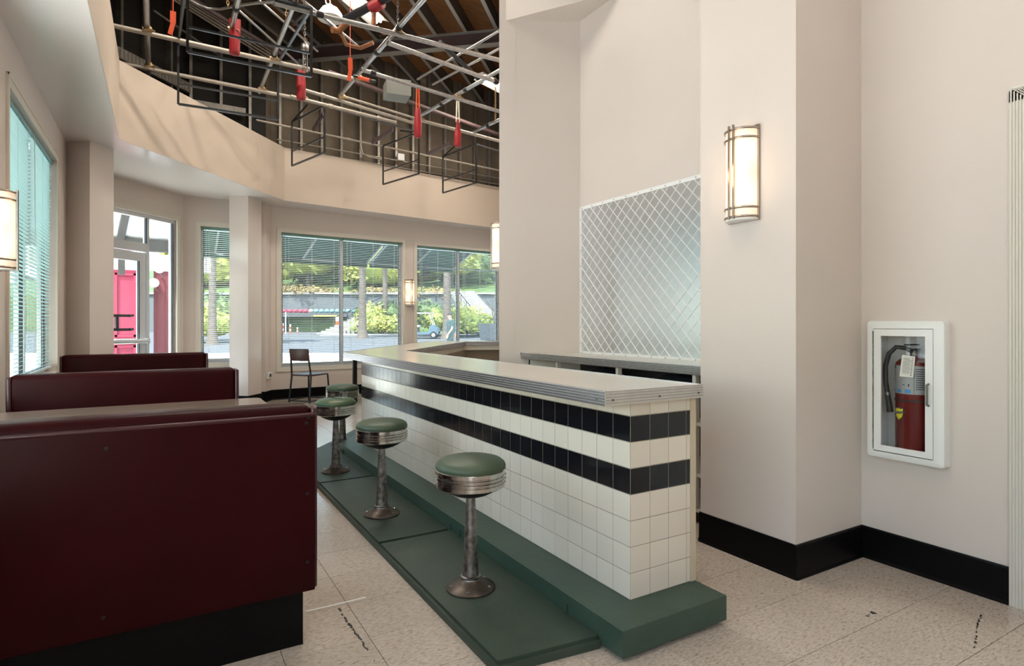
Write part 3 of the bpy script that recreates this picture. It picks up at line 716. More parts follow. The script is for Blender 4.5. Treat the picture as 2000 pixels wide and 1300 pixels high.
# ================================================================ BOOTHS
def booth(name, x0, x1, y0, depth, label, seats, plinth_x1=None, screws=False, ztop=.944, puff=.035, group=None):
    r = thing(name, label, 'booth', ((x0+x1)/2, y0, 0), group=group)
    px = plinth_x1 or x1-.03
    lo = y0-(.5 if 'front' in seats else 0)+.05; hi = y0+depth+(.5 if 'rear' in seats else 0)-.05
    MB().box(x0+.01, px, y0+.03 if 'front' not in seats else lo, hi, 0, .22).build('plinth', M_base, r)
    b = MB(); rbox(b, x0, x1-.014, y0+.004, y0+depth, .235, ztop, puff, 4); b.build('backrest', M_vinyl, r, 60)
    if screws:
        p = MB(); rbox(p, x0, x1-.004, y0-.010, y0+.02, .219, .905, .006, 2); p.build('back_panel', M_vinyl, r, 60)
        p = MB(); rbox(p, x0, x1-.002, y0-.012, y0+.05, .896, .912, .006, 2); p.build('piping', M_vinyl2, r, 60)
        s_ = MB()
        for sx, sz in ((.485, .875), (-.157, .845), (.489, .60), (.488, .335), (-.165, .285), (-.80, .84), (-.80, .29), (.493, .895)):
            s_.path([(sx, y0-.009, sz), (sx, y0-.0135, sz)], .0065, 10)
        s_.build('upholstery_screws', M_dark, r, kind='stuff')
    for sx in (x1-.010,) if screws else (x0, x1-.012):
        p = MB(); rbox(p, sx-.008, sx+.016, y0+.0, y0+depth+.004, .225, ztop-.012, .007, 2); p.build('side_piping', M_vinyl2, r, 60)
    if 'rear' in seats:
        c = MB(); rbox(c, x0+.01, x1-.02, y0+depth-.02, y0+depth+.48, .32, .46, .04, 4); c.build('seat_cushion', M_vinyl, r, 60)
        MB().box(x0+.01, x1-.025, y0+depth, y0+depth+.45, .219, .33).build('seat_box', M_vinyl, r)
    if 'front' in seats:
        c = MB(); rbox(c, x0+.01, x1-.02, y0-.48, y0+.02, .32, .46, .04, 4); c.build('seat_cushion', M_vinyl, r, 60)
        MB().box(x0+.01, x1-.025, y0-.45, y0, .219, .33).build('seat_box', M_vinyl, r)
    return r
booth('booth_bench', -.862, .523, 2.385, .15, 'nearest maroon booth, its screwed back panel facing us', ('rear',), .48, True)
booth('booth_bench', -.80, .475, 4.63, .17, 'middle maroon vinyl booth behind the laminate table', ('front', 'rear'))
booth('booth_bench', -.862, .445, 7.32, .17, 'farthest maroon booth bench, in front of the left column and glass door', ('front',))
def table(y0, y1, label, x1=.575):
    t = thing('booth_table', label, 'table', (-.15, (y0+y1)/2, 0))
    k = .045
    MB().prism([(-.865, y0), (x1-k, y0), (x1-k*.3, y0+k*.3), (x1, y0+k), (x1, y1-k), (x1-k*.3, y1-k*.3), (x1-k, y1), (-.865, y1)], .722, .758).build('table_top', M_wood, t)
    MB().lathe([(.035, .03), (.035, .72)], 14, (-.1, (y0+y1)/2, 0)).build('pedestal', M_dark, t, 40)
    MB().lathe([(.22, .0), (.22, .012), (.06, .03), (.036, .05)], 20, (-.1, (y0+y1)/2, 0)).build('base', M_dark, t, 40)
table(3.60, 4.335, 'brown laminate booth table between the nearest and middle booth')
table(5.95, 6.70, 'laminate booth table hidden behind the middle booth', .50)

# ================================================================ CHAIR, TABLE AT THE BACK
def chair(loc, rz, label):
    r = thing('cafe_chair', label, 'chair', loc, rz, group='metal frame cafe chairs by the back windows')
    M = WM[r]
    for sx in (-1, 1):
        MB(M).bar((sx*.19, .20, .445), (sx*.21, .23, 0), .018).build('leg', M_dark, r)
        MB(M).bar((sx*.185, -.19, .46), (sx*.20, -.24, 0), .020).build('leg', M_dark, r)
        MB(M).bar((sx*.185, -.19, .44), (sx*.165, -.245, .86), .020).build('back_post', M_dark, r)
    b = MB(M); rbox(b, -.20, .20, -.21, .21, .445, .470, .008, 2); b.build('seat', M_chairwood, r, 60)
    b = MB(M @ Matrix.Translation((0, -.235, .775)) @ Matrix.Rotation(.12, 4, 'X')); rbox(b, -.185, .185, -.010, .012, -.095, .095, .008, 2); b.build('backrest', M_chairwood, r, 60)
    for a, b_ in (((-.205, -.235, .06), (.205, -.235, .06)), ((-.205, -.235, .06), (-.207, .225, .06)), ((.205, -.235, .06), (.207, .225, .06)), ((-.207, .225, .06), (.207, .225, .06))):
        MB(M).bar(a, b_, .014).build('stretcher', M_dark, r)
    return r
M_chairwood = mat('dark_chair_wood', (.075, .028, .018), .35, nscale=5, col2=(.045, .018, .012), stretch=(10, 1, 1))
chair((2.03, 9.70, 0), math.radians(-52), 'lone dark wood cafe chair below the wide back window')
chair((3.45, 9.15, 0), math.radians(150), 'cafe chair whose red-brown top shows above the countertop')
tb = thing('cafe_table', 'small cafe table on black legs behind the counter end', 'table', (2.75, 9.2, 0))
b = MB(); rbox(b, 2.60, 3.22, 8.88, 9.52, .735, .765, .008, 2); b.build('table_top', M_greyp, tb, 60)
for x, y in ((2.68, 8.95), (3.15, 8.95), (2.68, 9.45), (3.15, 9.45)): MB().box(x-.03, x+.03, y-.03, y+.03, 0, .735).build('leg', M_dark, tb)

# ================================================================ FIRE EXTINGUISHER CABINET
M = frameM(*RGT)                                     # s = 1.785 - y
xc = thing('extinguisher_cabinet', 'white wall cabinet with a glazed door on the right wall', 'cabinet', M @ Vector((.24, 0, .56)))
W0_, W1_, C0_, C1_ = .056, .422, .560, 1.276
f = MB(M)
k = .058
for a, b, c, d in ((W0_, W1_, C1_-k, C1_), (W0_, W1_, C0_, C0_+k), (W0_, W0_+.040, C0_+k, C1_-k), (W1_-.052, W1_, C0_+k, C1_-k)): f.box(a, b, -.060, 0, c, d)
fr = MB(M)
# rounded surround: swept frame
prof = [(.0, 0), (.0, -.045), (.004, -.055), (.013, -.060), (.040, -.060), (.040, -.040)]
def ring(mb, a, b, c, d, prof, r=.02, ro=.020):
    pts = []
    for (cx, cz, a0) in ((b-r, d-r, 0), (a+r, d-r, 90), (a+r, c+r, 180), (b-r, c+r, 270)):
        for q in range(5): an = math.radians(a0+q*22.5); pts.append((cx, cz, math.cos(an), math.sin(an)))
    n = len(pts); vs = []
    for p in prof:
        for cx, cz, ux, uz in pts:
            rr = max(.0002, ro-p[0]); kx = (ro-r)+max(0, p[0]-ro); vs.append((cx+ux*rr-math.copysign(kx, ux if abs(ux) > 1e-6 else 1)*-1*0+(1 if cx > (a+b)/2 else -1)*(r-ro-max(0, p[0]-ro)), p[1], cz+uz*rr+(1 if cz > (c+d)/2 else -1)*(r-ro-max(0, p[0]-ro))))
    mb.add(vs, [(i*n+j, i*n+(j+1) % n, (i+1)*n+(j+1) % n, (i+1)*n+j) for i in range(len(prof)-1) for j in range(n)])
ring(fr, W0_, W1_, C0_, C1_, prof, .041); fr.build('surround', M_white, xc, 35)
DL, DR, DB, DT = .094, .372, .596, 1.232
b = MB(M)
for a, e, c, d in ((W0_+.012, DL-.0025, C0_+.03, C1_-.03), (DR+.0025, W1_-.012, C0_+.03, C1_-.03), (DL-.0025, DR+.0025, DT+.0025, C1_-.012), (DL-.0025, DR+.0025, C0_+.012, DB-.0025)): b.box(a, e, -.0595, -.030, c, d)
b.build('face_plate', M_white, xc)
GL, GR, GB, GT = .131, .338, .630, 1.197
d_ = MB(M)
for a, e, c, q in ((DL, DR, GT, DT), (DL, DR, DB, GB), (DL, GL, GB, GT), (GR, DR, GB, GT)): d_.box(a, e, -.0600, -.050, c, q)
do = d_.build('cabinet_door', M_white, xc)
MB(M).box(GL, GR, -.055, -.053, GB, GT).build('door_pane', glass_mat('clear_glass', (.98, .98, .98)), do)
hn = MB(M); hn.path([(.354, -.061, .965), (.354, -.078, .963), (.354, -.078, .862), (.354, -.061, .860)], .0055, 8); hn.build('handle', M_greyp, do, 40)
MB(M).path([(DL-.002, -.060, DB+.01), (DL-.002, -.060, DT-.01)], .0025, 6).build('hinge', M_steel, do)
ib = MB(M)
for a, e, o0, o1, c, q in ((W0_+.02, W1_-.02, .115, .12, C0_+.03, C1_-.03), (W0_+.02, W0_+.025, -.03, .12, C0_+.03, C1_-.03), (W1_-.025, W1_-.02, -.03, .12, C0_+.03, C1_-.03), (W0_+.02, W1_-.02, -.03, .12, C0_+.03, C0_+.035), (W0_+.02, W1_-.02, -.03, .12, C1_-.035, C1_-.03)):
    ib.box(a, e, o0, o1, c, q)
ib.build('inner_box', M_white, xc)
# the extinguisher stands inside
cx, cy = .252, .030
p0 = M @ Vector((cx, cy, 0))
ex = thing('fire_extinguisher', 'red fire extinguisher with silver label inside the white wall cabinet', 'fire extinguisher', (p0.x, p0.y, .596))
RR = .086
M_exred = mat('extinguisher_red', (.12, .005, .005), .25, nscale=2, namt=.1)
MB().lathe([(RR-.006, .0), (RR, .008), (RR, .455), (RR-.004, .468), (RR-.022, .484), (.03, .496), (.022, .50)], 36, (p0.x, p0.y, .596)).build('cylinder', M_exred, ex, 50)
MB().lathe([(.022, .0), (.022, .03), (.015, .034)], 16, (p0.x, p0.y, 1.094)).build('valve', M_steel, ex, 50)
hv = MB(M); hv.box(cx-.012, cx+.012, cy-.075, cy+.03, 1.125, 1.133); hv.box(cx-.012, cx+.012, cy-.085, cy+.02, 1.150, 1.157); hv.build('lever', M_dark, ex)
hs = MB(M); hs.path([(cx, cy-.01, 1.115), (cx-.03, cy-.03, 1.135), (cx-.070, cy-.04, 1.140), (cx-.104, cy-.042, 1.105), (cx-.121, cy-.042, 1.04), (cx-.121, cy-.042, .96), (cx-.112, cy-.042, .895)], .0115, 10); hs.build('hose', M_dark, ex, 60)
nz = MB(M); nz.path([(cx-.112, cy-.042, .895), (cx-.098, cy-.042, .80)], [.012, .016], 12); nz.build('nozzle', M_dark, ex, 60)
MB(M).path([(cx-.1125, cy-.042, .903), (cx-.1108, cy-.042, .888)], .0135, 12).build('hose_ferrule', M_steel, ex, 60)
def cyl_patch(mb, a0, a1, z0, z1, r, n=10):
    # a = angle from the direction facing the room (o = -1), positive to larger s
    vs = []
    for i in range(n+1):
        a = math.radians(a0+(a1-a0)*i/n); vs += [(cx+math.sin(a)*r, cy-math.cos(a)*r, z0), (cx+math.sin(a)*r, cy-math.cos(a)*r, z1)]
    mb.add(vs, [(2*i, 2*i+2, 2*i+3, 2*i+1) for i in range(n)])
M_lab = mat('silver_label', (.30, .31, .32), .4, .2); M_labw = mat('tag_paper', (.72, .70, .64), .7); M_lbk = mat('label_black', (.02, .02, .02), .5); M_lbl = mat('label_blue', (.03, .22, .48), .5); M_yel = mat('badge_yellow', (.70, .62, .02), .4)
l_ = MB(M); cyl_patch(l_, -95, 80, .906, 1.048, RR+.0008, 20); lab = l_.build('instruction_label', M_lab, ex, 60)
l_ = MB(M)
for k in range(9): cyl_patch(l_, -62, -42-(k % 3)*4, 1.028-k*.0085, 1.0305-k*.0085, RR+.0014, 4)
for k in range(10): cyl_patch(l_, 27, 55, 1.030-k*.011, 1.034-k*.011, RR+.0014, 4)
cyl_patch(l_, -70, -40, 1.034, 1.043, RR+.0014, 4); cyl_patch(l_, 22, 23, .908, 1.046, RR+.0014, 2); cyl_patch(l_, -74, -73.2, .908, 1.046, RR+.0014, 2)
cyl_patch(l_, 5, 9, .945, .957, RR+.0014, 3); cyl_patch(l_, -12, -5, .950, .954, RR+.0014, 3)
l_.build('label_print', M_lbk, lab)
l_ = MB(M)
for a in (-60, -34, -4): cyl_patch(l_, a, a+17, .912, .928, RR+.0014, 5)
l_.build('label_pictograms', M_lbl, lab)
l_ = MB(M); cyl_patch(l_, -100, 90, .868, .876, RR+.003, 20); cyl_patch(l_, -100, 90, .868, .876, RR+.0005, 20); l_.build('retaining_strap', M_dark, ex, 60)
# shield badge with a black banner reading the maker's name
l_ = MB(M); Rb = RR+.0016
def sh_pt(x, z): a = (x-.004)/RR-.42; return (cx+math.sin(a)*Rb, cy-math.cos(a)*Rb, .803+z)
o_ = [(-.026, .030), (-.012, .026), (0, .031), (.012, .026), (.026, .030), (.027, .004), (.020, -.018), (0, -.033), (-.020, -.018), (-.027, .004)]
l_.add([sh_pt(x*1.12, z*1.12) for x, z in o_]+[sh_pt(0, 0)], [(i, (i+1) % 10, 10) for i in range(10)]); bd_ = l_.build('badge', M_lbk, ex)
Rb = RR+.0022; l_ = MB(M); l_.add([sh_pt(x*.92, z*.92) for x, z in o_]+[sh_pt(0, 0)], [(i, (i+1) % 10, 10) for i in range(10)]); l_.build('badge_field', M_yel, bd_)
Rb = RR+.0028; l_ = MB(M); bn = [(-.038, -.010), (-.02, -.003), (0, -.001), (.02, .003), (.038, .010), (.036, .021), (.02, .015), (0, .012), (-.02, .009), (-.036, .001)]
l_.add([sh_pt(x, z) for x, z in bn], [(0, 1, 8, 9), (1, 2, 7, 8), (2, 3, 6, 7), (3, 4, 5, 6)]); l_.build('badge_banner', M_lbk, bd_)
def text(s, size, M_, m, parent, name, bend=None):
    cu = bpy.data.curves.new(name, 'FONT'); cu.body = s; cu.size = size; cu.align_x = 'CENTER'; cu.align_y = 'CENTER'; cu.extrude = .0002; cu.resolution_u = 2
    to = bpy.data.objects.new(name, cu); COL.objects.link(to)
    dg = bpy.context.evaluated_depsgraph_get(); me = bpy.data.meshes.new_from_object(to.evaluated_get(dg)); bpy.data.objects.remove(to)
    if bend:
        for v in me.vertices: v.co = bend(v.co.x, v.co.y)
    me.materials.clear(); me.materials.append(m)
    Wi = WM[parent].inverted()
    for v in me.vertices: v.co = Wi @ (M_ @ v.co)
    o = bpy.data.objects.new(name, me); COL.objects.link(o); o.parent = parent; WM[o] = WM[parent]; return o
Rb = RR+.0034
text('BUCKEYE', .0125, M, M_labw, bd_, 'badge_lettering', lambda x, y: Vector(sh_pt(x, y+.0055+x*.16)))
text('FIRE EQUIPMENT', .0042, M, M_lbk, bd_, 'badge_small_lettering', lambda x, y: Vector(sh_pt(x, y-.020)))
# inspection tag hanging at the neck
Mt = M @ Matrix.Translation((cx+.006, cy-RR-.004, 1.045)) @ Matrix.Rotation(.10, 4, 'Y')
tg = MB(Mt); tg.add([(-.031, 0, -.055), (.033, -.002, -.050), (.031, 0, .055), (-.031, .003, .055), (-.031, .001, -.055), (.033, -.001, -.050), (.031, .001, .055), (-.031, .004, .055)], [(0, 1, 2, 3), (7, 6, 5, 4)])
tgo = tag(tg.build('inspection_tag', M_labw, loc=Mt.translation), 'white paper inspection tag hanging on the fire extinguisher', 'tag')
tp = MB(Mt)
for k in range(11): tp.box(-.022, .010+(k*7 % 5)*.002, -.002, -.0012, .040-k*.0075, .0415-k*.0075)
for k in range(9): tp.box(.019, .025, -.003, -.0022, .042-k*.0105, .0455-k*.0105)
tp.build('tag_print', M_lbk, tgo)

# ================================================================ ROOF SPACE: PIPE GRID, FRAMES, CHAINS, LAMPS
PN = [0]
def pipe(a, b, r, label, m=M_pipe, couplings=(), z0=4.25, z1=None, name='grid_pipe', cat='pipe', group='pipes of the overhead grid'):
    a = Vector((*a, z0)) if len(a) == 2 else Vector(a); b = Vector((*b, z1 or z0)) if len(b) == 2 else Vector(b)
    k_ = lambda p: 2.657+(p.y-4.691)/1.664-.012          # where the kitchen wall stands
    for P, Q in ((a, b), (b, a)):
        if P.x > k_(P) and Q.x < k_(Q):
            f = (k_(Q)-Q.x)/((P.x-Q.x)-(P.y-Q.y)/1.664); P[:] = Q+(P-Q)*f
    t = thing(name, label, cat, a, group=group)
    MB().path([a, b], r, 12).build('tube', m, t, 50)
    d = (b-a).normalized()
    for c in couplings:
        p = a+(b-a)*c; MB().path([p-d*.035, p-d*.03, p+d*.03, p+d*.035], [r*1.05, r*1.28, r*1.28, r*1.05], 12).build('coupling', M_dark if m is M_pipe else m, t, 50)
    return t
def clamp(p, r=.03):
    mb = MB(); p = Vector(p)
    mb.path([p+Vector((-.04, 0, -.01)), p+Vector((.04, 0, .01))], r, 8); mb.path([p+Vector((0, -.03, .025)), p+Vector((0, .03, .025))], r*.9, 8)
    mb.path([p+Vector((.03, -.03, 0)), p+Vector((.065, -.045, -.02))], .007, 6)
    return mb
R1 = .024
pipe((-.11, 5.0), (-.13, 8.35), .028, 'dark pipe running front to back beside the left bulkhead', couplings=(.3, .62), z0=4.28)
pipe((.605, 4.6), (.62, 6.62), .026, 'short pipe ending above the first red bag', couplings=(.78,), z0=4.27)
pipe((1.07, 4.2), (1.10, 8.30), R1, 'pipe crossing over the long black frame', couplings=(.35, .7), z0=4.28)
pipe((2.12, 4.2), (2.035, 7.87), R1+.002, 'bright pipe slanting through the middle of the roof opening', M_pipe, (.42, .60), z0=4.28)
pipe((3.53, 5.6), (3.21, 8.28), R1, 'grey pipe rising to the pillar over the rightmost red bag', M_pipe, (.35, .62), z0=4.28)
pipe((4.34, 7.3), (4.23, 8.30), R1, 'stub of pipe touching the pillar edge below the hanging chain', couplings=(.5,), z0=4.28)
pipe((-.80, 7.05), (2.0, 7.12), R1, 'long cream cross pipe passing behind the first red bag', M_pipe2, (.985,), z0=4.22)
pipe((-.60, 8.03), (1.55, 8.10), R1, 'cross pipe low along the diagonal bulkhead', M_pipe2, (), z0=4.22)
pipe((1.45, 8.07), (2.97, 8.33), R1, 'cream cross pipe carrying the clamps of the first small frame', M_pipe2, (.35, .82), z0=4.22)
pipe((1.55, 7.76), (3.22, 8.22), R1*.9, 'cross pipe ending at the third red bag', M_pipe2, (.15,), z0=4.22)
pipe((3.25, 8.06), (5.2, 8.41), R1, 'white cross pipe right of the third red bag', M_pipe2, (), z0=4.22)
pipe((2.02, 7.84), (3.2, 8.15), .016, 'thin conduit parallel with the cross pipe over the small frames', M_pipe2, (), z0=4.27)
pipe((.9, 5.80), (3.9, 5.755), R1, 'nearest cross pipe, running from the long frame to the pillar', M_pipe, (.17,), z0=4.22)
pipe((2.05, 6.01), (3.55, 6.31), R1, 'cross pipe just under the nearest one', M_pipe, (.98,), z0=4.22)
pipe((2.0, 6.80), (4.3, 7.20), R1, 'cross pipe over the grey junction box', M_pipe, (.07,), z0=4.22)
pipe((1.2, 9.36), (5.9, 10.05), .016, 'thin rusty pipe along the stud wall', M_pipe2, (.3, .55), z0=4.25)
pipe((2.8, 6.35, 4.55), (3.75, 7.1, 4.55), .026, 'black sprinkler pipe with white fittings', M_dark, (.9,), name='sprinkler_pipe', group='sprinkler pipes')
pipe((1.75, 6.55, 4.62), (2.35, 5.35, 4.75), .045, 'thick black sprinkler main with a red coupling', M_dark, (), name='sprinkler_pipe', group='sprinkler pipes')
t_ = thing('sprinkler_valve', 'red and rusty sprinkler coupling on the black main', 'valve', (1.97, 6.12, 4.64))
MB().path([(1.93, 6.18, 4.63), (2.0, 6.05, 4.65)], .062, 14).build('red_coupling', M_red, t_, 50)
MB().path([(1.95, 6.16, 4.62), (1.95, 6.16, 4.42)], .026, 10).build('brass_stem', M_rust, t_, 50)
mb = MB(); mb.path([(1.78, 6.52, 4.6), (1.70, 6.62, 4.52), (1.62, 6.60, 4.50)], .035, 10); mb.path([(1.72, 6.62, 4.5), (1.80, 6.70, 4.42), (1.95, 6.66, 4.40), (2.05, 6.5, 4.42)], .022, 8); mb.build('elbow', M_rust, t_, 50)
mb = MB(); mb.path([(2.0, 6.2, 4.45), (2.06, 6.15, 4.38), (2.12, 6.12, 4.40)], .02, 8); mb.build('branch', M_rust, t_, 50)
# clamps
for k, (x, y, lb) in enumerate(((-.12, 7.05, 'brass clamp joining pipes at the left, upper'), (-.12, 8.04, 'brass clamp joining pipes at the left, lower'), (.62, 6.60, 'clamp above the first red bag'), (1.09, 7.09, 'clamp where the slanting pipe meets the cream cross pipe'),
                        (1.10, 8.09, 'clamp low over the diagonal bulkhead'), (2.06, 7.12, 'clamp at the end of the cream cross pipe by the orange strap'), (2.09, 5.80, 'cluster of clamps at the crossing under the bright lamp'), (2.05, 7.83, 'clamp at the lower end of the bright slanting pipe'),
                        (3.36, 7.05, 'clamp over the white strap of the rightmost red bag'), (3.24, 8.08, 'clamp beside the third red bag'), (3.50, 5.78, 'clamp by the bright lamp at the pillar edge'), (1.60, 8.09, 'clamp beside the second red bag'))):
    tag(clamp((x, y, 4.25)).build('pipe_clamp', M_brass, smooth=50, loc=Vector((x, y, 4.25))), lb, 'clamp', 'pipe clamps of the overhead grid')
# chains
def chain(x, y, z0, z1, label, m=M_brass, r=.004):
    mb = MB(); L = .034; z = z0; k = 0
    while z < z1:
        ax = Vector((1, 0, 0)) if k % 2 else Vector((0, 1, 0)); pts = []
        for j in range(8):
            a = 2*PI*j/8; pts.append(Vector((x, y, z+L*.6))+ax*math.cos(a)*.011+Vector((0, 0, math.sin(a)*.023)))
        mb.path(pts, r, 4, closed=True); z += L; k += 1
    o = mb.build('hanging_chain', m, loc=Vector((x, y, z1))); return tag(o, label, 'chain', 'chains hanging from the roof')
chain(.55, 6.25, 4.28, 5.78, 'tangled chain beside the leftmost thick pipe end'); chain(1.10, 6.35, 4.30, 5.78, 'rusty chain hanging by the slanting pipe')
chain(2.06, 5.72, 4.30, 5.78, 'dark chain hanging at the cluster of clamps', M_steel); chain(4.10, 7.35, 4.12, 4.75, 'short yellowish chain near the pillar edge')
chain(1.42, 7.05, 4.20, 5.78, 'chain of the hoist above the second red bag', M_steel)
hb = MB().sph((1.42, 7.05, 4.43), .05, 8, 1.3); hb.path([(1.42, 7.05, 4.49), (1.43, 7.05, 4.55), (1.45, 7.05, 4.53)], .008, 6); hb.path([(1.40, 7.04, 4.40), (1.40, 7.04, 4.16)], .007, 5); hb.path([(1.45, 7.06, 4.40), (1.45, 7.06, 4.16)], .007, 5)
tag(hb.build('chain_hoist', M_steel, smooth=60, loc=Vector((1.42, 7.05, 4.45))), 'small steel chain hoist above the second red bag', 'hoist')
# red bags and straps
def red_bag(p, h, wd, label, taper=1.0, strap=None):
    p = Vector(p); t = thing('chain_bag', label, 'bag', p, group='red nylon chain bags')
    n = 18; mb = MB(); vs = []; prof = [(0, .55), (.03, .88), (.10, 1), (.5, 1), (.92, taper), (1.0, taper*.92)]
    for q, rr in prof:
        for k in range(n):
            a = 2*PI*k/n; f = 1+.06*math.sin(3*a+q*4); vs.append((p.x+math.cos(a)*wd*rr*f, p.y+math.sin(a)*wd*.8*rr*f, p.z+q*h))
    m_ = len(prof); mb.add(vs, [(i*n+k, i*n+(k+1) % n, (i+1)*n+(k+1) % n, (i+1)*n+k) for i in range(m_-1) for k in range(n)]+[tuple(range(n)), tuple(range((m_-1)*n, m_*n))])
    mb.build('bag_sleeve', M_red, t, 50)
    if strap:
        s_ = MB(); 
        for dx in (-wd*.45, wd*.45): s_.bar((p.x+dx, p.y, p.z+h*.9), (p.x+dx*.6, p.y, p.z+h+strap[1]), .018, .006)
        s_.build('strap', strap[0], t)
    return t
red_bag(at(458, 108, d=6.0), .36, .050, 'first red bag, tall and open, behind the long black frame', 1.0)
MB().bar(at(466, 78, d=6.0), at(467, 38, d=6.0), .03, .012).build('bag_flap', M_red, bpy.data.objects['chain_bag'])
red_bag(at(588, 196, d=7.0), .39, .052, 'second red bag, hanging left of the orange straps', .9, (M_dark, .10))
red_bag(at(816, 269, d=8.1), .40, .052, 'third red bag hung on an orange strap', .75, (M_orange, .30))
red_bag(at(894, 287, d=8.2), .38, .050, 'rightmost red bag hung on white straps', .35, (M_strapw, .26))
for (u, v0_, u1, v1_, d, wd, lb) in ((338, 22, 332, 67, 5.7, .05, 'orange strap hanging alone at the far left of the grid'), (684, 113, 681, 158, 6.5, .05, 'orange strap beside the black frame corner and clamp')):
    a, b_ = at(u, v0_, d=d), at(u1, v1_, d=d); m_ = (a+b_)/2+Vector((.012, 0, 0)); mb = MB(); mb.bar(a, m_, wd, .006); mb.bar(m_, b_, wd*.8, .006)
    mb.path([a, Vector((a.x, a.y, 6.1))], .004, 5)
    tag(mb.build('hanging_strap', M_orange, loc=a), lb, 'strap')
tg_ = thing('turnbuckle_handle', 'orange handled lever lying along the cross pipe', 'handle', at(712, 155, d=6.6))
MB().path([at(700, 151, d=6.6), at(722, 157, d=6.6)], .022, 10).build('orange_grip', M_orange, tg_, 50); MB().path([at(690, 148, d=6.6), at(722, 157, d=6.6), at(734, 159, d=6.6)], .014, 8).build('shaft', M_dark, tg_, 50)
# black steel box frames
def frame_box(c, zb, label, h=.645, mid=.215, big=False):
    t = thing('steel_frame', label, 'frame', (c[0][0], c[0][1], zb), group='black steel frames hung from the pipe grid')
    P_ = [Vector((x, y, 0)) for x, y in c]; w_ = .022; U = Vector((0, 0, 1))
    for p in P_: MB().bar(p+U*zb, p+U*(zb+h), w_).build('upright', M_dark, t)
    for i in range(4):
        a, b_ = P_[i], P_[(i+1) % 4]
        if i in (0, 2): MB().bar(a+U*zb, b_+U*zb, w_).build('bottom_rail', M_frame, t); MB().bar(a+U*(zb+mid), b_+U*(zb+mid), w_*.8).build('middle_rail', M_frame, t)
        if big or i != 3: MB().bar(a+U*(zb+h), b_+U*(zb+h), w_).build('top_rail', M_frame, t)
        if (i in (1, 3)) == big: MB().bar(a+U*(zb+h), (a+b_)/2+U*(zb+h+.14), w_*.8).build('hanger_strut', M_dark, t)
    return t
M_frame = mat('satin_black_angle', (.05, .055, .06), .28, .5)
frame_box([(.195, 5.79), (1.222, 5.765), (1.151, 7.175), (.157, 7.217)], 3.6, 'large black frame nearest, in front of the diagonal bulkhead', big=True)
frame_box([(1.667, 9.18), (1.923, 8.245), (3.456, 8.647), (3.206, 9.62)], 3.6, 'long black frame with two open trapezoid ends over the back bulkhead')
frame_box([(4.335, 9.70), (4.501, 8.726), (6.0, 9.15), (5.84, 10.0)], 3.6, 'black frame whose right end hides behind the pillar')
# grey junction box and other gear
jb = thing('junction_box', 'plain grey junction box under the cross pipe', 'junction box', at(775, 180, d=7.6))
c_ = at(775, 178, d=7.6); Mb = Matrix.Translation(c_) @ Matrix.Rotation(-.15, 4, 'Z')
MB(Mb).box(-.15, .15, -.14, .14, -.09, .10).build('box', M_greyp, jb); MB(Mb).box(-.155, .155, -.147, -.14, -.095, .105).build('cover', M_greyp, jb)
for (a, b_, r_, lb) in ((at(640, 140, z=4.75), at(972, 262, z=4.75), .035, 'red-brown pipe rising behind the junction box'),):
    pipe(a, b_, r_, lb, M_beam, (), name='riser_pipe', cat='pipe', group=None)
# conduits strapped along the back stud wall
Ao, Bo = (1.57, 10.20), (6.3, 10.61)
for k, (y0_, y1_) in enumerate(((294, 362), (302, 370), (310, 378), (280, 349))):
    a = on_line(634, y0_, Ao, Bo); b_ = on_line(940, y1_, Ao, Bo); z = (a.z+b_.z)/2
    pipe((1.62, 10.20, z), (6.2, 10.60, z), .011, 'thin conduit, %s of four along the studs over the back bulkhead' % ('second from the bottom', 'third from the bottom', 'lowest', 'topmost')[k], M_pipe2, (.2, .45, .7), name='conduit', cat='conduit', group='conduits on the stud wall')
mb = MB(); pts = [on_line(704, 215, Ao, Bo), on_line(704, 285, Ao, Bo), on_line(708, 300, Ao, Bo), on_line(718, 306, Ao, Bo), on_line(745, 311, Ao, Bo)]
mb.path(pts, .018, 8); tag(mb.build('bent_conduit', M_pipe2, smooth=60, loc=pts[0]), 'thicker conduit bending from upright to level on the stud wall', 'conduit')
mb = MB(); a = on_line(776, 300, Ao, Bo); b_ = on_line(788, 315, Ao, Bo)
mb.box(a.x, b_.x, a.y-.04, a.y+.03, b_.z, a.z); tag(mb.build('switch_box', M_white, loc=a), 'small white electrical box on the stud wall', 'box')
# black diagonal braces from the stud wall
for (u, v, u1, v1_, lb) in ((612, 253, 632, 222, 'steel brace left of the first small frame'), (727, 278, 768, 252, 'steel brace between the two small frame ends'), (836, 300, 880, 280, 'steel brace left of the last frame')):
    a, b_ = at(u, v, d=8.8), at(u1, v1_, d=8.4); tag(MB().bar(a, b_, .03, .05).build('brace', M_beam, loc=a), lb, 'brace', 'braces of the roof space')
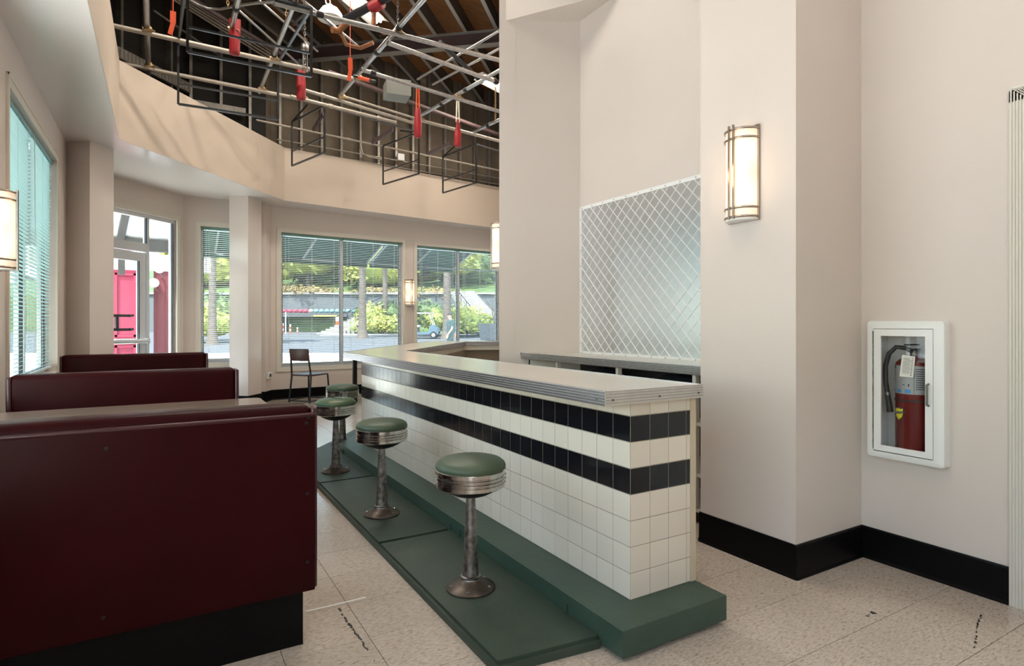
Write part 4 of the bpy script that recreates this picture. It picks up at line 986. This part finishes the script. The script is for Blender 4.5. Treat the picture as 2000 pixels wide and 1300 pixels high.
# parallel conduits under the deck at the left
for k in range(5):
    a = at(330+k*9, -6, z=5.2); b_ = at(520+k*7, 112-k*2, z=5.2)
    pipe(a, b_, .013 if k < 4 else .03, 'conduit under the roof deck, %s from the left of the run' % ('first', 'second', 'third', 'fourth', 'fifth')[k], M_pipe2 if k < 4 else M_beam, (), name='roof_conduit', cat='conduit', group='conduit run under the roof deck')
for (a, b_, lb) in (((300, 20, 5.3), (430, 110, 5.3), 'thin roof conduit at the far left'), ((466, 20, 4.9), (600, 140, 4.9), 'curved conduit end section by the slanting pipe'), ((505, 0, 5.1), (620, 100, 5.1), 'conduit crossing above the hoist'), ((590, 0, 5.0), (705, 95, 5.0), 'conduit left of the white reflector'),
                  ((815, 155, 4.8), (975, 60, 4.8), 'bright strut rising toward the pillar, upper'), ((845, 165, 4.7), (975, 95, 4.7), 'bright strut rising toward the pillar, lower')):
    pipe(at(a[0], a[1], z=a[2]), at(b_[0], b_[1], z=b_[2]), .016, lb, M_pipe, (), name='roof_conduit', cat='conduit', group='loose conduits in the roof space')
mb = MB(); mb.path([at(u, v, z=4.9) for u, v in ((365, -4), (385, 8), (405, 16), (430, 18), (460, 12), (500, 6), (545, 4))], .016, 8)
tag(mb.build('flexible_conduit', M_pipe, smooth=60, loc=at(430, 18, z=4.9)), 'curved shiny conduit looping across the top of the frame', 'conduit')
# fluorescent battens
def batten(c, ang, label, L=1.2):
    M_ = Matrix.Translation(c) @ Matrix.Rotation(ang, 4, 'Z'); t = thing('fluorescent_batten', label, 'ceiling light', c, group='fluorescent battens')
    MB(M_).box(-L/2, L/2, -.05, .05, .03, .08).build('batten_body', M_white, t)
    MB(M_).add([(-L/2, -.15, .0), (L/2, -.15, 0), (L/2, -.05, .04), (-L/2, -.05, .04), (-L/2, .15, .0), (L/2, .15, 0), (L/2, .05, .04), (-L/2, .05, .04)], [(0, 1, 2, 3), (4, 5, 6, 7)]).build('reflector', M_white, t)
    for y in (-.03, .03): MB(M_).path([(-L/2+.02, y, .012), (L/2-.02, y, .012)], .016, 8).build('tube', M_tube, t, 50)
    MB().path([Vector(c)+Vector((0, 0, .08)), Vector((c[0], c[1], 6.1))], .006, 5).build('hanger', M_dark, t)
batten(Vector((2.20, 7.73, 5.5)), .71, 'bright fluorescent batten glowing at the top of the roof opening')
batten(Vector((4.95, 8.60, 5.2)), .40, 'bright fluorescent batten glowing at the pillar edge')
batten(Vector((.5, 6.0, 5.6)), .71, 'unseen batten added as fill above the long black frame'); batten(Vector((2.5, 6.4, 5.6)), .71, 'unseen batten added as fill above the junction box'); batten(Vector((1.6, 4.4, 5.55)), .71, 'unseen batten added as fill above the second booth')  # out of view, added to light the bulkhead and the room
c_ = at(645, 22, z=5.3); rf = thing('lamp_reflector', 'white bell shaped reflector with a hanging ring beside the bright batten', 'lamp', c_)
MB().lathe([(.16, -.10), (.15, -.04), (.10, .03), (.04, .06), (.03, .08), (.001, .085)], 20, c_).build('shade', M_white, rf, 50)
MB().path([c_+Vector((-.03+math.cos(a)*.03, 0, .12+math.sin(a)*.04)) for a in [2*PI*k/10 for k in range(10)]], .008, 5, closed=True).build('ring', M_white, rf, 50)

# ================================================================ OUTSIDE
def gz(p): d = Vector((p.x, p.y, 0)).dot(FW); return -.2+max(0, d-11)*.0125
M_asph = mat('sunlit_asphalt', (.075, .078, .088), .9, nscale=.6, namt=.12); M_walk = mat('pale_sidewalk', (.80, .79, .77), .8, nscale=.5, namt=.08)
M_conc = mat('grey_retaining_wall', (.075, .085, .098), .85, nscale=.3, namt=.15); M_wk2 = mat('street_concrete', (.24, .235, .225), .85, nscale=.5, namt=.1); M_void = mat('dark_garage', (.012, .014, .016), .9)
M_leaf = mat('leaves', (.19, .25, .05), .6, nscale=.5, col2=(.34, .34, .06), rnd=.15); M_leafd = mat('dark_leaves', (.04, .08, .025), .6, nscale=.6, col2=(.09, .13, .03)); M_flow = mat('orange_flowering_leaves', (.19, .11, .035), .6, nscale=.8, col2=(.11, .10, .03))
M_bark = mat('palm_bark', (.13, .105, .09), .9, nscale=3, stretch=(1, 1, 8), namt=.5, bump=.6, bscale=8)
A_ = math.atan2(.087, .996)
Mo = Matrix.Translation((0, 0, 0)) @ Matrix.Rotation(-YAW, 4, 'Z')      # outside frame: x to the right, y away
def strip(name, x0, x1, y0, y1, m, up=0, th=.1):
    n = 6; mb = MB(Mo); ys = [y0+(y1-y0)*k/n for k in range(n+1)]
    g = lambda y: -.2+max(0, y-11)*.0125+up
    for a, b_ in zip(ys[:-1], ys[1:]): mb.add([(x0, a, g(a)-th), (x1, a, g(a)-th), (x1, b_, g(b_)-th), (x0, b_, g(b_)-th), (x0, a, g(a)), (x1, a, g(a)), (x1, b_, g(b_)), (x0, b_, g(b_))], [(3,2,1,0),(4,5,6,7),(0,1,5,4),(1,2,6,5),(2,3,7,6),(3,0,4,7)])
    return mb.build(name, m, kind='structure')
strip('ground_street', -60, 60, -30, 110, M_asph, -.02)
MB(Matrix.Rotation(-YAW, 4, 'Z')).box(-26, 26, -14, 25.5, -.5, -.01).build('ground_sidewalk', M_walk, kind='structure'); strip('ground_kerb', -16, 40, 49, 53, M_wk2, .06)
def wbox(name, x0, x1, y0, y1, z0, z1, m, parent=None): return MB(Mo).box(x0, x1, y0, y1, z0, z1).build(name, m, parent)
rw = thing('retaining_wall', 'long grey retaining wall with a dark garage opening across the street', 'wall', Mo @ Vector((0, 61, 0)))
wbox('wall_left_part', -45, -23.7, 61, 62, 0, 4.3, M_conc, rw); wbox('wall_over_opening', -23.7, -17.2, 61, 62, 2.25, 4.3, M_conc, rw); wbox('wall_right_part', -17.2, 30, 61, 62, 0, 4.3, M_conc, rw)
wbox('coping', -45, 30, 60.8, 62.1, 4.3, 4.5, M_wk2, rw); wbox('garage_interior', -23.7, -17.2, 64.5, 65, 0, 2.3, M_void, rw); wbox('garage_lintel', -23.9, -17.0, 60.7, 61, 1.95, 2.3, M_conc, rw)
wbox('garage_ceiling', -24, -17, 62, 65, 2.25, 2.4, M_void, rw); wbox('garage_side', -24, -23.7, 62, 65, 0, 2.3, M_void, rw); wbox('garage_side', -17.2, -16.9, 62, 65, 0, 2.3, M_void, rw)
MB(Mo).box(-20.4, -17.6, 60.62, 60.7, 2.02, 2.16).build('sign_strip', mat('yellow_sign', (.5, .42, .1), .6), rw)
LC = [((.30, .025, .06), 'pink'), ((.32, .31, .28), 'white'), ((.12, .25, .30), 'pale blue')]; LM = [mat(n.replace(' ', '_')+'_lantern', c, .6) for c, n in LC]
for k in range(14):
    ci_ = 0 if k < 5 else 1 if k == 5 else 2; p = Mo @ Vector(((556+k*10.3-1000)/FPX*60, 60, 2.55))
    tag(MB().sph(p, .26, 8, .85).build('round_lantern', LM[ci_], smooth=80, loc=p), '%s round lantern over the garage, %s' % (LC[ci_][1], ('leftmost of the pink ones', 'second pink one from the left', 'third pink one from the left', 'fourth pink one from the left', 'last pink one beside the white one', 'the only white one', 'first blue one beside the white one', 'second blue one after the white one', 'third blue one after the white one', 'fourth blue one after the white one', 'fifth blue one after the white one', 'sixth blue one, right beside the window mullion', 'seventh blue one from the white one', 'rightmost of the blue ones')[k]), 'lantern', 'lanterns over the garage')
# bollards
def bollard(u, h, r, label, d=55):
    p = at(u, 652, d=d); p.z = gz(p); t = thing('bollard', label, 'bollard', p, group='orange bollards before the garage')
    for k in range(4): MB().path([p+Vector((0, 0, h*k/4)), p+Vector((0, 0, h*(k+1)/4))], r, 10).build('band', M_orange if k % 2 == 0 else M_white, t, 50)
bollard(552, .95, .10, 'low orange bollard at the left end of the garage opening'); bollard(567, .85, .07, 'second low bollard in front of the garage'); bollard(581, .6, .06, 'third and smallest bollard in front of the garage'); bollard(659, 1.55, .17, 'tall orange post at the right end of the garage opening')
p = at(558, 652, d=54); p.z = gz(p); tag(MB().path([p, p+Vector((0, 0, 2.0))], .05, 8).build('thin_pole', M_white, loc=p), 'thin pale pole at the left of the garage', 'pole')
# foliage
def foliage(name, c, rx, ry, rz, n, sz, m, parent=None, seed=1):
    rr = random.Random(seed); mb = MB()
    for _ in range(n):
        a = rr.uniform(0, 2*PI); ph = math.acos(rr.uniform(-.6, 1)); q = rr.uniform(.75, 1.05)*(1+.15*math.sin(3*a+seed))
        p = Vector((c[0]+rx*q*math.sin(ph)*math.cos(a), c[1]+ry*q*math.sin(ph)*math.sin(a), c[2]+rz*q*math.cos(ph)))
        e = Vector((rr.gauss(0, 1), rr.gauss(0, 1), rr.gauss(0, 1))).normalized(); g = e.orthogonal().normalized(); s_ = sz*rr.uniform(.5, 1.2)
        mb.add([p-e*s_, p-g*s_*.5, p+e*s_, p+g*s_*.5], [(0, 1, 2, 3)])
    core = MB(); 
    for k in range(3): core.sph((c[0]+rx*.25*math.cos(2.1*k), c[1]+ry*.2*math.sin(2.1*k), c[2]), min(rx, rz)*.78, 8, rz/min(rx, rz)*.9)
    mb.add(core.v, core.f)
    return mb.build(name, m, parent)
def tree(u, d, z, rx, rz, m, label, seed):
    p = at(u, 600, d=d); g = gz(p); t = thing('tree', label, 'tree', (p.x, p.y, g), group='trees above the retaining wall')
    MB().path([(p.x, p.y, g), (p.x+.1, p.y, z)], [.3, .16], 8).build('trunk', M_bark, t, 60)
    foliage('foliage', (p.x, p.y, z), rx, rx*.8, rz, 900, .55, m, t, seed)
names = ['left of the garage opening', 'over the left half of the garage', 'over the garage middle', 'over the garage right end', 'between garage and stairs', 'behind the first palm trunk', 'between the two palm trunks', 'left of the small sconce', 'behind the golf cart', 'behind the third palm', 'right of the third palm', 'at the far right stairs']
for k, u in enumerate((400, 470, 560, 600, 640, 690, 735, 775, 830, 880, 925, 1000)):
    m = (M_leaf, M_leafd, M_leaf)[k % 3]
    tree(u, 68+(k % 3)*4, 8.2+(k % 2)*1.2, 4.2, 3.6, m, ('yellow green tree ', 'dark green tree ', 'bushy yellow green tree ')[k % 3]+names[k], k+3)
def shrub(u, v, d, rx, rz, m, label, seed, grp='shrubs on the slope'):
    p = at(u, v, d=d); return tag(foliage('shrub', p, rx, rx*.7, rz, 380, .22, m, None, seed), label, 'shrub', grp)
for k, (u, v, d, rx, rz, m, lb) in enumerate(((730, 615, 54, 2.0, 1.1, M_leaf, 'pale green shrub beside the first palm, upper'), (765, 612, 55, 1.9, 1.2, M_leafd, 'dark shrub right of the second palm'), (735, 635, 52, 2.2, .9, M_leaf, 'yellow green shrub at the foot of the first palm'), (770, 636, 52, 1.8, .9, M_leaf, 'yellow green shrub low left of the sconce'),
    (832, 612, 50, 2.2, 1.1, M_leafd, 'dark green shrub above the golf cart roof'), (856, 628, 48, 1.8, 1.1, M_leaf, 'light shrub behind the golf cart windscreen'), (905, 620, 48, 1.9, 1.1, M_leaf, 'light green shrub right of the walking person'), (925, 634, 46, 1.9, .9, M_leaf, 'pale yellow shrub low on the right slope'), (905, 640, 46, 1.6, .7, M_leafd, 'low dark shrub behind the person'), (948, 640, 46, 1.7, .8, M_leaf, 'pale shrub beside the grey planter'),
    (420, 610, 40, 2.4, 1.3, M_leafd, 'dark shrub in the narrow window, upper'), (410, 632, 36, 1.8, 1.1, M_leaf, 'bright green shrub in the narrow window, lower'), (560, 568, 62.5, 2.6, .7, M_flow, 'orange flowering hedge on top of the wall, left'), (620, 570, 62.5, 2.6, .6, M_flow, 'orange flowering hedge on top of the wall, centre'), (735, 572, 62.5, 2.6, .6, M_flow, 'orange flowering hedge between the palms'), (850, 575, 62.5, 2.8, .8, M_flow, 'orange flowering hedge above the golf cart'))):
    shrub(u, v, d, rx, rz, m, lb, 40+k)
def slope(name, pts, m): return tag(MB().add([Vector(p) for p in pts], [tuple(range(len(pts)))]).build(name, m), '', 'slope')
# planted bank in front of the wall, right of the stairs
bk = MB(Mo); bk.add([(-16, 54, .3), (40, 50, .3), (40, 61, 3.0), (-14, 61, 2.4), (-16, 54, -.2), (40, 50, -.2), (40, 61, -.2), (-14, 61, -.2)], [(0, 1, 2, 3), (0, 4, 5, 1), (1, 5, 6, 2), (3, 7, 4, 0), (2, 6, 7, 3), (4, 7, 6, 5)])
bk.build('ground_planted_bank', M_leafd, kind='structure')
hl = MB(Mo); hl.add([(-60, 62.2, 4.2), (45, 62.2, 4.2), (45, 100, 13), (-60, 100, 13), (-60, 62.2, -1), (45, 62.2, -1), (45, 100, -1), (-60, 100, -1)], [(0, 1, 2, 3), (0, 4, 5, 1), (1, 5, 6, 2), (3, 7, 4, 0), (2, 6, 7, 3), (4, 7, 6, 5)])
hl.build('ground_hillside', M_leafd, kind='structure')
# stairs
me0 = MB().box(-1.1, 1.1, -.22, .22, -.5, .17).mesh('step', M_wk2)
def stairs(x0, y0, dx, dy, n, label):
    t = thing('outdoor_stairs', label, 'stairs', Mo @ Vector((x0, y0, .3)))
    for k in range(n): inst('step', me0, t, Mo @ Matrix.Translation((x0+dx*k, y0+dy*k, .3+.17*k)))
    rl = MB(Mo); rl.path([(x0-1.1, y0, 1.2), (x0-1.1+dx*n, y0+dy*n, 1.2+.17*n)], .04, 6)
    for k in range(0, n, 4): rl.path([(x0-1.1+dx*k, y0+dy*k, .3+.17*k), (x0-1.1+dx*k, y0+dy*k, 1.2+.17*k)], .03, 6)
    rl.build('handrail', M_dark, t)
stairs(-16.4, 53, .30, .33, 16, 'concrete stairs climbing right of the garage opening'); stairs(-1.0, 47, -.16, .42, 24, 'pale concrete stairs at the far right of the back window')
# palms
def palm(u, v, d, r, label):
    p = at(u, v, d=d); p.z = gz(p)-.05; t = thing('palm_tree', label, 'palm', p, group='palm trees across the street')
    pts = [p+Vector((0, 0, h)) for h in (0, .3, .8, 1.6, 3, 5, 7.5, 9)]; MB().path(pts, [r*1.9, r*1.5, r*1.2, r*1.1, r, r*.95, r*.9, r*.8], 14).build('trunk', M_bark, t, 60)
    fr_ = MB()
    for k in range(16):
        a = 2*PI*k/16; dv = Vector((math.cos(a), math.sin(a), 0)); q = [p+Vector((0, 0, 9))+dv*s_+Vector((0, 0, .9*s_-.42*s_*s_)) for s_ in (0, .8, 1.6, 2.4, 3.0)]
        side = Vector((-dv.y, dv.x, 0))
        for i in range(4):
            w0, w1 = (.05, .35, .4, .3, .03)[i], (.05, .35, .4, .3, .03)[i+1]
            fr_.add([q[i]-side*w0-Vector((0, 0, w0*.4)), q[i], q[i]+side*w0-Vector((0, 0, w0*.4)), q[i+1]-side*w1-Vector((0, 0, w1*.4)), q[i+1], q[i+1]+side*w1-Vector((0, 0, w1*.4))], [(0, 1, 4, 3), (1, 2, 5, 4)])
    fr_.build('fronds', M_leafd, t)
palm(708, 650, 44, .26, 'palm trunk seen right of the window mullion'); palm(752, 645, 54, .24, 'second palm trunk, left of the small sconce'); palm(873, 655, 42, .26, 'third palm trunk behind the walking person'); palm(415, 660, 34, .2, 'palm trunk seen through the narrow window')
# planter
p = at(966, 655, d=40); p.z = gz(p); pt = thing('planter', 'square grey planter with a bare shrub at the foot of the right stairs', 'planter', p)
MB(Matrix.Translation(p)).add([(-.7, -.7, 0), (.7, -.7, 0), (.7, .7, 0), (-.7, .7, 0), (-.85, -.85, 1.1), (.85, -.85, 1.1), (.85, .85, 1.1), (-.85, .85, 1.1)], [(3,2,1,0),(4,5,6,7),(0,1,5,4),(1,2,6,5),(2,3,7,6),(3,0,4,7)]).build('pot', M_conc, pt)
mb = MB(); rr = random.Random(5)
for k in range(7): mb.path([p+Vector((0, 0, 1.1)), p+Vector((rr.uniform(-.3, .3), rr.uniform(-.3, .3), 1.9)), p+Vector((rr.uniform(-.8, .8), rr.uniform(-.5, .5), 2.8))], [.05, .035, .015], 5)
mb.build('stems', M_bark, pt)
# golf cart
def cart():
    p = at(826, 655, d=43); p.z = gz(p); Mc = Matrix.Translation(p) @ Matrix.Rotation(-YAW, 4, 'Z')
    t = thing('golf_cart', 'blue-grey golf cart with white roof parked across the street', 'golf cart', p); M_cb = mat('cart_body', (.06, .11, .16), .4)
    b = MB(Mc); b.add([(-1.2, -.6, .3), (1.15, -.6, .3), (1.25, -.6, .55), (.95, -.6, .95), (.6, -.6, .95), (.5, -.6, .45), (-.3, -.6, .45), (-.35, -.6, .85), (-1.2, -.6, .85)]+[(-1.2, .6, .3), (1.15, .6, .3), (1.25, .6, .55), (.95, .6, .95), (.6, .6, .95), (.5, .6, .45), (-.3, .6, .45), (-.35, .6, .85), (-1.2, .6, .85)],
        [tuple(range(9)), tuple(range(9, 18))]+[(i, (i+1) % 9, 9+(i+1) % 9, 9+i) for i in range(9)]); b.build('body', M_cb, t)
    rbox(MB(Mc), -1.15, .75, -.62, .62, 1.78, 1.86, .03, 2).build('roof', M_white, t, 50)
    for x, x1 in ((-1.05, -1.05), (.85, .5)):
        for y in (-.55, .55): MB(Mc).path([(x, y, .85), (x1, y, 1.8)], .025, 6).build('roof_post', M_white, t)
    b = MB(Mc); b.add([(.85, -.5, .95), (.85, .5, .95), (.52, .5, 1.75), (.52, -.5, 1.75)], [(0, 1, 2, 3)]); b.build('windscreen', M_glass, t)
    rbox(MB(Mc), -.75, -.25, -.5, .5, .80, .95, .04, 2).build('seat', M_white, t, 50); rbox(MB(Mc), -.85, -.72, -.5, .5, .95, 1.35, .04, 2).build('seat_back', M_white, t, 50)
    for x in (-.85, .85):
        for y in (-.6, .6):
            w_ = MB(Mc).path([(x, y-.09, .25), (x, y+.09, .25)], .25, 18).build('wheel', M_dark, t, 50); MB(Mc).path([(x, y-.10, .25), (x, y+.10, .25)], .12, 12).build('hub', M_white, w_, 50)
    MB(Mc).path([(.35, -.2, 1.15), (.65, -.2, .9)], .02, 6).build('steering_column', M_dark, t)
cart()
# walking person
def person():
    p = at(880, 640, d=23); p.z = -.06; Mp = Matrix.Translation(p) @ Matrix.Rotation(-YAW, 4, 'Z')
    J = [('pelvis', (0, 0, .93), .15), ('waist', (.01, 0, 1.08), .15), ('chest', (.02, 0, 1.30), .165), ('neckb', (.0, 0, 1.46), .085), ('neck', (-.015, 0, 1.53), .055), ('head', (-.03, 0, 1.62), .085), ('crown', (-.03, 0, 1.71), .075),
         ('nose', (-.125, 0, 1.615), .018),
         ('lsh', (.03, -.19, 1.42), .065), ('lel', (.10, -.24, 1.16), .045), ('lwr', (-.06, -.23, .93), .032), ('lpa', (-.10, -.225, .87), .034),
         ('rsh', (.02, .19, 1.42), .065), ('rel', (.07, .25, 1.15), .045), ('rwr', (.14, .24, .90), .032), ('rpa', (.16, .235, .84), .034),
         ('lhip', (0, -.09, .86), .10), ('lkn', (-.14, -.09, .49), .065), ('lan', (-.16, -.09, .10), .045), ('lto', (-.32, -.09, .045), .035),
         ('rhip', (0, .09, .86), .10), ('rkn', (.06, .09, .48), .065), ('ran', (.30, .09, .15), .045), ('rto', (.20, .09, .04), .035)]
    E = [(0, 1), (1, 2), (2, 3), (3, 4), (4, 5), (5, 6), (5, 7), (2, 8), (8, 9), (9, 10), (10, 11), (2, 12), (12, 13), (13, 14), (14, 15), (0, 16), (16, 17), (17, 18), (18, 19), (0, 20), (20, 21), (21, 22), (22, 23)]
    vs = [j[1] for j in J]; rs = [j[2] for j in J]
    for base, sgn in ((11, -1), (15, 1)):
        b = Vector(vs[base])
        for k, L in enumerate((.075, .085, .08, .065)):
            a = b+Vector((-.03+.02*k, 0, -.04)); vs += [tuple(a), tuple(a+Vector((-.006, 0, -L*.55))), tuple(a+Vector((-.02, 0, -L)))]; rs += [.010, .009, .008]
            n = len(vs); E += [(base, n-3), (n-3, n-2), (n-2, n-1)]
        a = b+Vector((-.035, 0, -.005)); vs += [tuple(a), tuple(a+Vector((-.02, 0, -.04)))]; rs += [.011, .009]; n = len(vs); E += [(base, n-2), (n-2, n-1)]
    me = bpy.data.meshes.new('body'); me.from_pydata([Mp @ Vector(v) for v in vs], E, []); o = bpy.data.objects.new('body', me); COL.objects.link(o)
    sk = o.modifiers.new('skin', 'SKIN'); me.skin_vertices[0].data[0].use_root = True
    for i, r in enumerate(rs): me.skin_vertices[0].data[i].radius = (r, r)
    o.modifiers.new('sub', 'SUBSURF').levels = 1
    dg = bpy.context.evaluated_depsgraph_get(); m2 = bpy.data.meshes.new_from_object(o.evaluated_get(dg)); bpy.data.objects.remove(o)
    M_skin = mat('skin', (.42, .24, .16), .6); M_sh = mat('dark_teal_clothes', (.018, .045, .05), .8); M_hair = mat('dark_cap', (.02, .02, .022), .8)
    m2.materials.clear()
    for m in (M_skin, M_sh, M_dark): m2.materials.append(m)
    inv = Mp.inverted()
    for f in m2.polygons:
        c = inv @ f.center; arm = abs(c.y) > .17
        f.material_index = 2 if c.z < .09 else 0 if (c.z > 1.48 or (arm and c.z < 1.22) or c.z < .42) else 1; f.use_smooth = True
    t = thing('person', 'person in dark clothes and a cap walking past the back window', 'person', p)
    W = WM[t].inverted()
    for v in m2.vertices: v.co = W @ v.co
    b = bpy.data.objects.new('body', m2); COL.objects.link(b); b.parent = t; WM[b] = WM[t]
    cp = MB(Mp); cp.lathe([(.098, 0), (.102, .04), (.085, .09), (.04, .115), (.001, .12)], 16, (-.025, 0, 1.66)); cp.add([(-.10, -.07, 1.665), (-.19, -.05, 1.655), (-.19, .05, 1.655), (-.10, .07, 1.665), (-.10, -.07, 1.68), (-.19, -.05, 1.665), (-.19, .05, 1.665), (-.10, .07, 1.68)], [(3,2,1,0),(4,5,6,7),(0,1,5,4),(1,2,6,5),(2,3,7,6),(3,0,4,7)])
    cp.build('cap', M_hair, t, 60)
    sh = MB(Mp); sh.lathe([(.155, .92), (.165, 1.08), (.185, 1.3), (.15, 1.42), (.08, 1.48)], 16, (.01, 0, 0), 1, 1.1); sh.build('shirt', M_sh, t, 60)
    ey = MB(Mp)
    for y in (-.03, .03): ey.sph((-.108, y, 1.635), .011, 6)
    ey.build('eyes', M_hair, t); er = MB(Mp)
    for y in (-.092, .092): er.sph((-.02, y, 1.62), .022, 6, 1.4)
    er.build('ears', M_skin, t, 60)
person()
# awnings
M_aw = cloth_mat('green_awning', (.035, .085, .06), .25); M_awt = cloth_mat('teal_awning', (.13, .33, .35), .5); M_awr = mat('awning_rib', (.14, .17, .16), .5)
def awning(A, B, s0, s1, zt, zb, out, m, label, val=.12):
    M = frameM(A, B); t = thing('awning', label, 'awning', M @ Vector((s0, .2, zt)))
    MB(M).add([(s0, .16, zt), (s1, .16, zt), (s1, out, zb), (s0, out, zb), (s0, .16, zt-.006), (s1, .16, zt-.006), (s1, out, zb-.006), (s0, out, zb-.006)], [(0, 1, 2, 3), (7, 6, 5, 4), (0, 4, 5, 1), (2, 6, 7, 3)]).build('cloth', m, t)
    MB(M).box(s0, s1, out-.004, out+.004, zb-val, zb).build('valance', m, t)
    n = max(2, int((s1-s0)/1.2)); 
    for k in range(n+1):
        s = s0+.02+(s1-s0-.04)*k/n; r = MB(M); r.bar((s, .16, zt-.03), (s, out, zb-.03), .03); r.bar((s, .17, zb-.25), (s, out-.1, zb-.04), .03); r.build('rib', M_awr, t)
    MB(M).bar((s0, out-.02, zb-.03), (s1, out-.02, zb-.03), .03).build('front_bar', M_awr, t)
awning(*BW, -.25, 2.55, 3.35, 2.62, 2.2, M_aw, 'green awning outside the wide back window')
awning(*BW, 2.60, 4.75, 3.35, 2.62, 2.2, M_aw, 'green awning outside the right back window'); awning(*NW, .05, 1.1, 3.35, 2.60, 2.0, M_aw, 'green awning outside the narrow window')
awning(*LW, 7.7, 10.6, 3.25, 1.95, 1.3, M_awt, 'teal awning glowing outside the left wall window'); awning(*LW, 2.2, 7.6, 3.25, 1.95, 1.3, M_awt, 'teal awning outside the nearer left windows')
# porch with pink kiosk outside the entrance
kc = Vector((-1.6, 17.4, 0)); Mk = Matrix.Translation((0, 0, 0))
M_pink = mat('pink_paint', (.29, .022, .06), .5, nscale=6, namt=.15, bump=.1); M_pinkd = mat('rose_paint', (.15, .025, .035), .55, nscale=4, namt=.3)
kk = thing('pink_kiosk', 'pink panelled wooden kiosk outside the glass door', 'kiosk', (-1.2, 16.8, -.15))
MB().box(-1.55, -.45, 16.6, 17.6, -.15, 2.75).build('wall', M_pink, kk)
pn = MB()
for x0 in (-1.45, -.93): 
    for z0, z1 in ((.05, .75), (.95, 2.45)):
        for a, b_, c, d in ((x0, x0+.42, z1-.05, z1), (x0, x0+.42, z0, z0+.05), (x0, x0+.05, z0, z1), (x0+.37, x0+.42, z0, z1)): pn.box(a, b_, 16.56, 16.6, c, d)
pn.build('raised_panels', M_pink, kk); MB().box(-1.6, -.40, 16.52, 16.6, .84, .90).build('white_rail', M_white, kk); MB().box(-1.65, -.35, 16.5, 17.7, 2.75, 2.9).build('cornice', M_pink, kk)
pl_ = thing('porch_pillar', 'dark rose panelled pillar with two globe lamps outside the side light', 'pillar', (.02, 17.3, -.15))
MB().box(-.16, .16, 17.2, 17.5, -.15, 2.75).build('shaft', M_pinkd, pl_); MB().box(-.20, .20, 17.15, 17.55, 2.6, 2.85).build('capital', M_pinkd, pl_); MB().box(-.08, .08, 17.18, 17.2, .2, 2.4).build('raised_panel', M_pinkd, pl_)
M_globe = mat('white_globe', (.9, .9, .88), .3)
for p, lb in ((at(300.5, 552, d=14.5), 'white globe lamp on the porch, lower'), (at(311, 524, d=14.3), 'white globe lamp on the porch, upper')):
    gt = thing('globe_lamp', lb, 'lamp', p, group='porch globe lamps'); MB().sph(p, .115, 10).build('globe', M_globe, gt, 80); MB().path([p-Vector((0, 0, .1)), p-Vector((-.1, -.2, .22)), Vector((.02, 17.2, p.z-.2))], .02, 6).build('arm', M_pinkd, gt)
ps = thing('porch_roof', 'white porch ceiling carried by dark timber beams outside the door', 'roof', (-1, 13, 2.9))
M_timber = mat('dark_timber', (.07, .065, .06), .7, nscale=5, namt=.3); M_cream = mat('white_canvas', (.80, .80, .82), .6)
MB().box(-4.5, 1.0, 14.9, 15.06, 2.82, 3.08).build('front_beam', M_timber, ps)
MB().box(-4.5, 1.0, 15.5, 15.6, 2.45, 2.82).build('fascia', mat('grey_fascia', (.35, .34, .33), .7), ps)
MB().add([(-4.5, 15.0, 3.08), (1.2, 15.0, 3.08), (-.3, 12.2, 5.4), (-3.0, 12.2, 5.4), (-4.5, 15.0, 3.12), (1.2, 15.0, 3.12), (-.3, 12.2, 5.44), (-3.0, 12.2, 5.44)], [(0, 1, 2, 3), (7, 6, 5, 4), (0, 4, 5, 1), (1, 5, 6, 2), (2, 6, 7, 3), (3, 7, 4, 0)]).build('canvas', M_cream, ps)
for x0, x1 in ((-.75, -.25), (-2.3, -1.9), (.95, .0)): MB().bar((x0, 14.98, 3.0), (x1, 12.6, 4.95), .13, .10).build('rafter', M_timber, ps)
MB().box(-.78, -.66, 14.92, 15.04, 2.3, 2.85).build('post_stub', M_timber, ps)
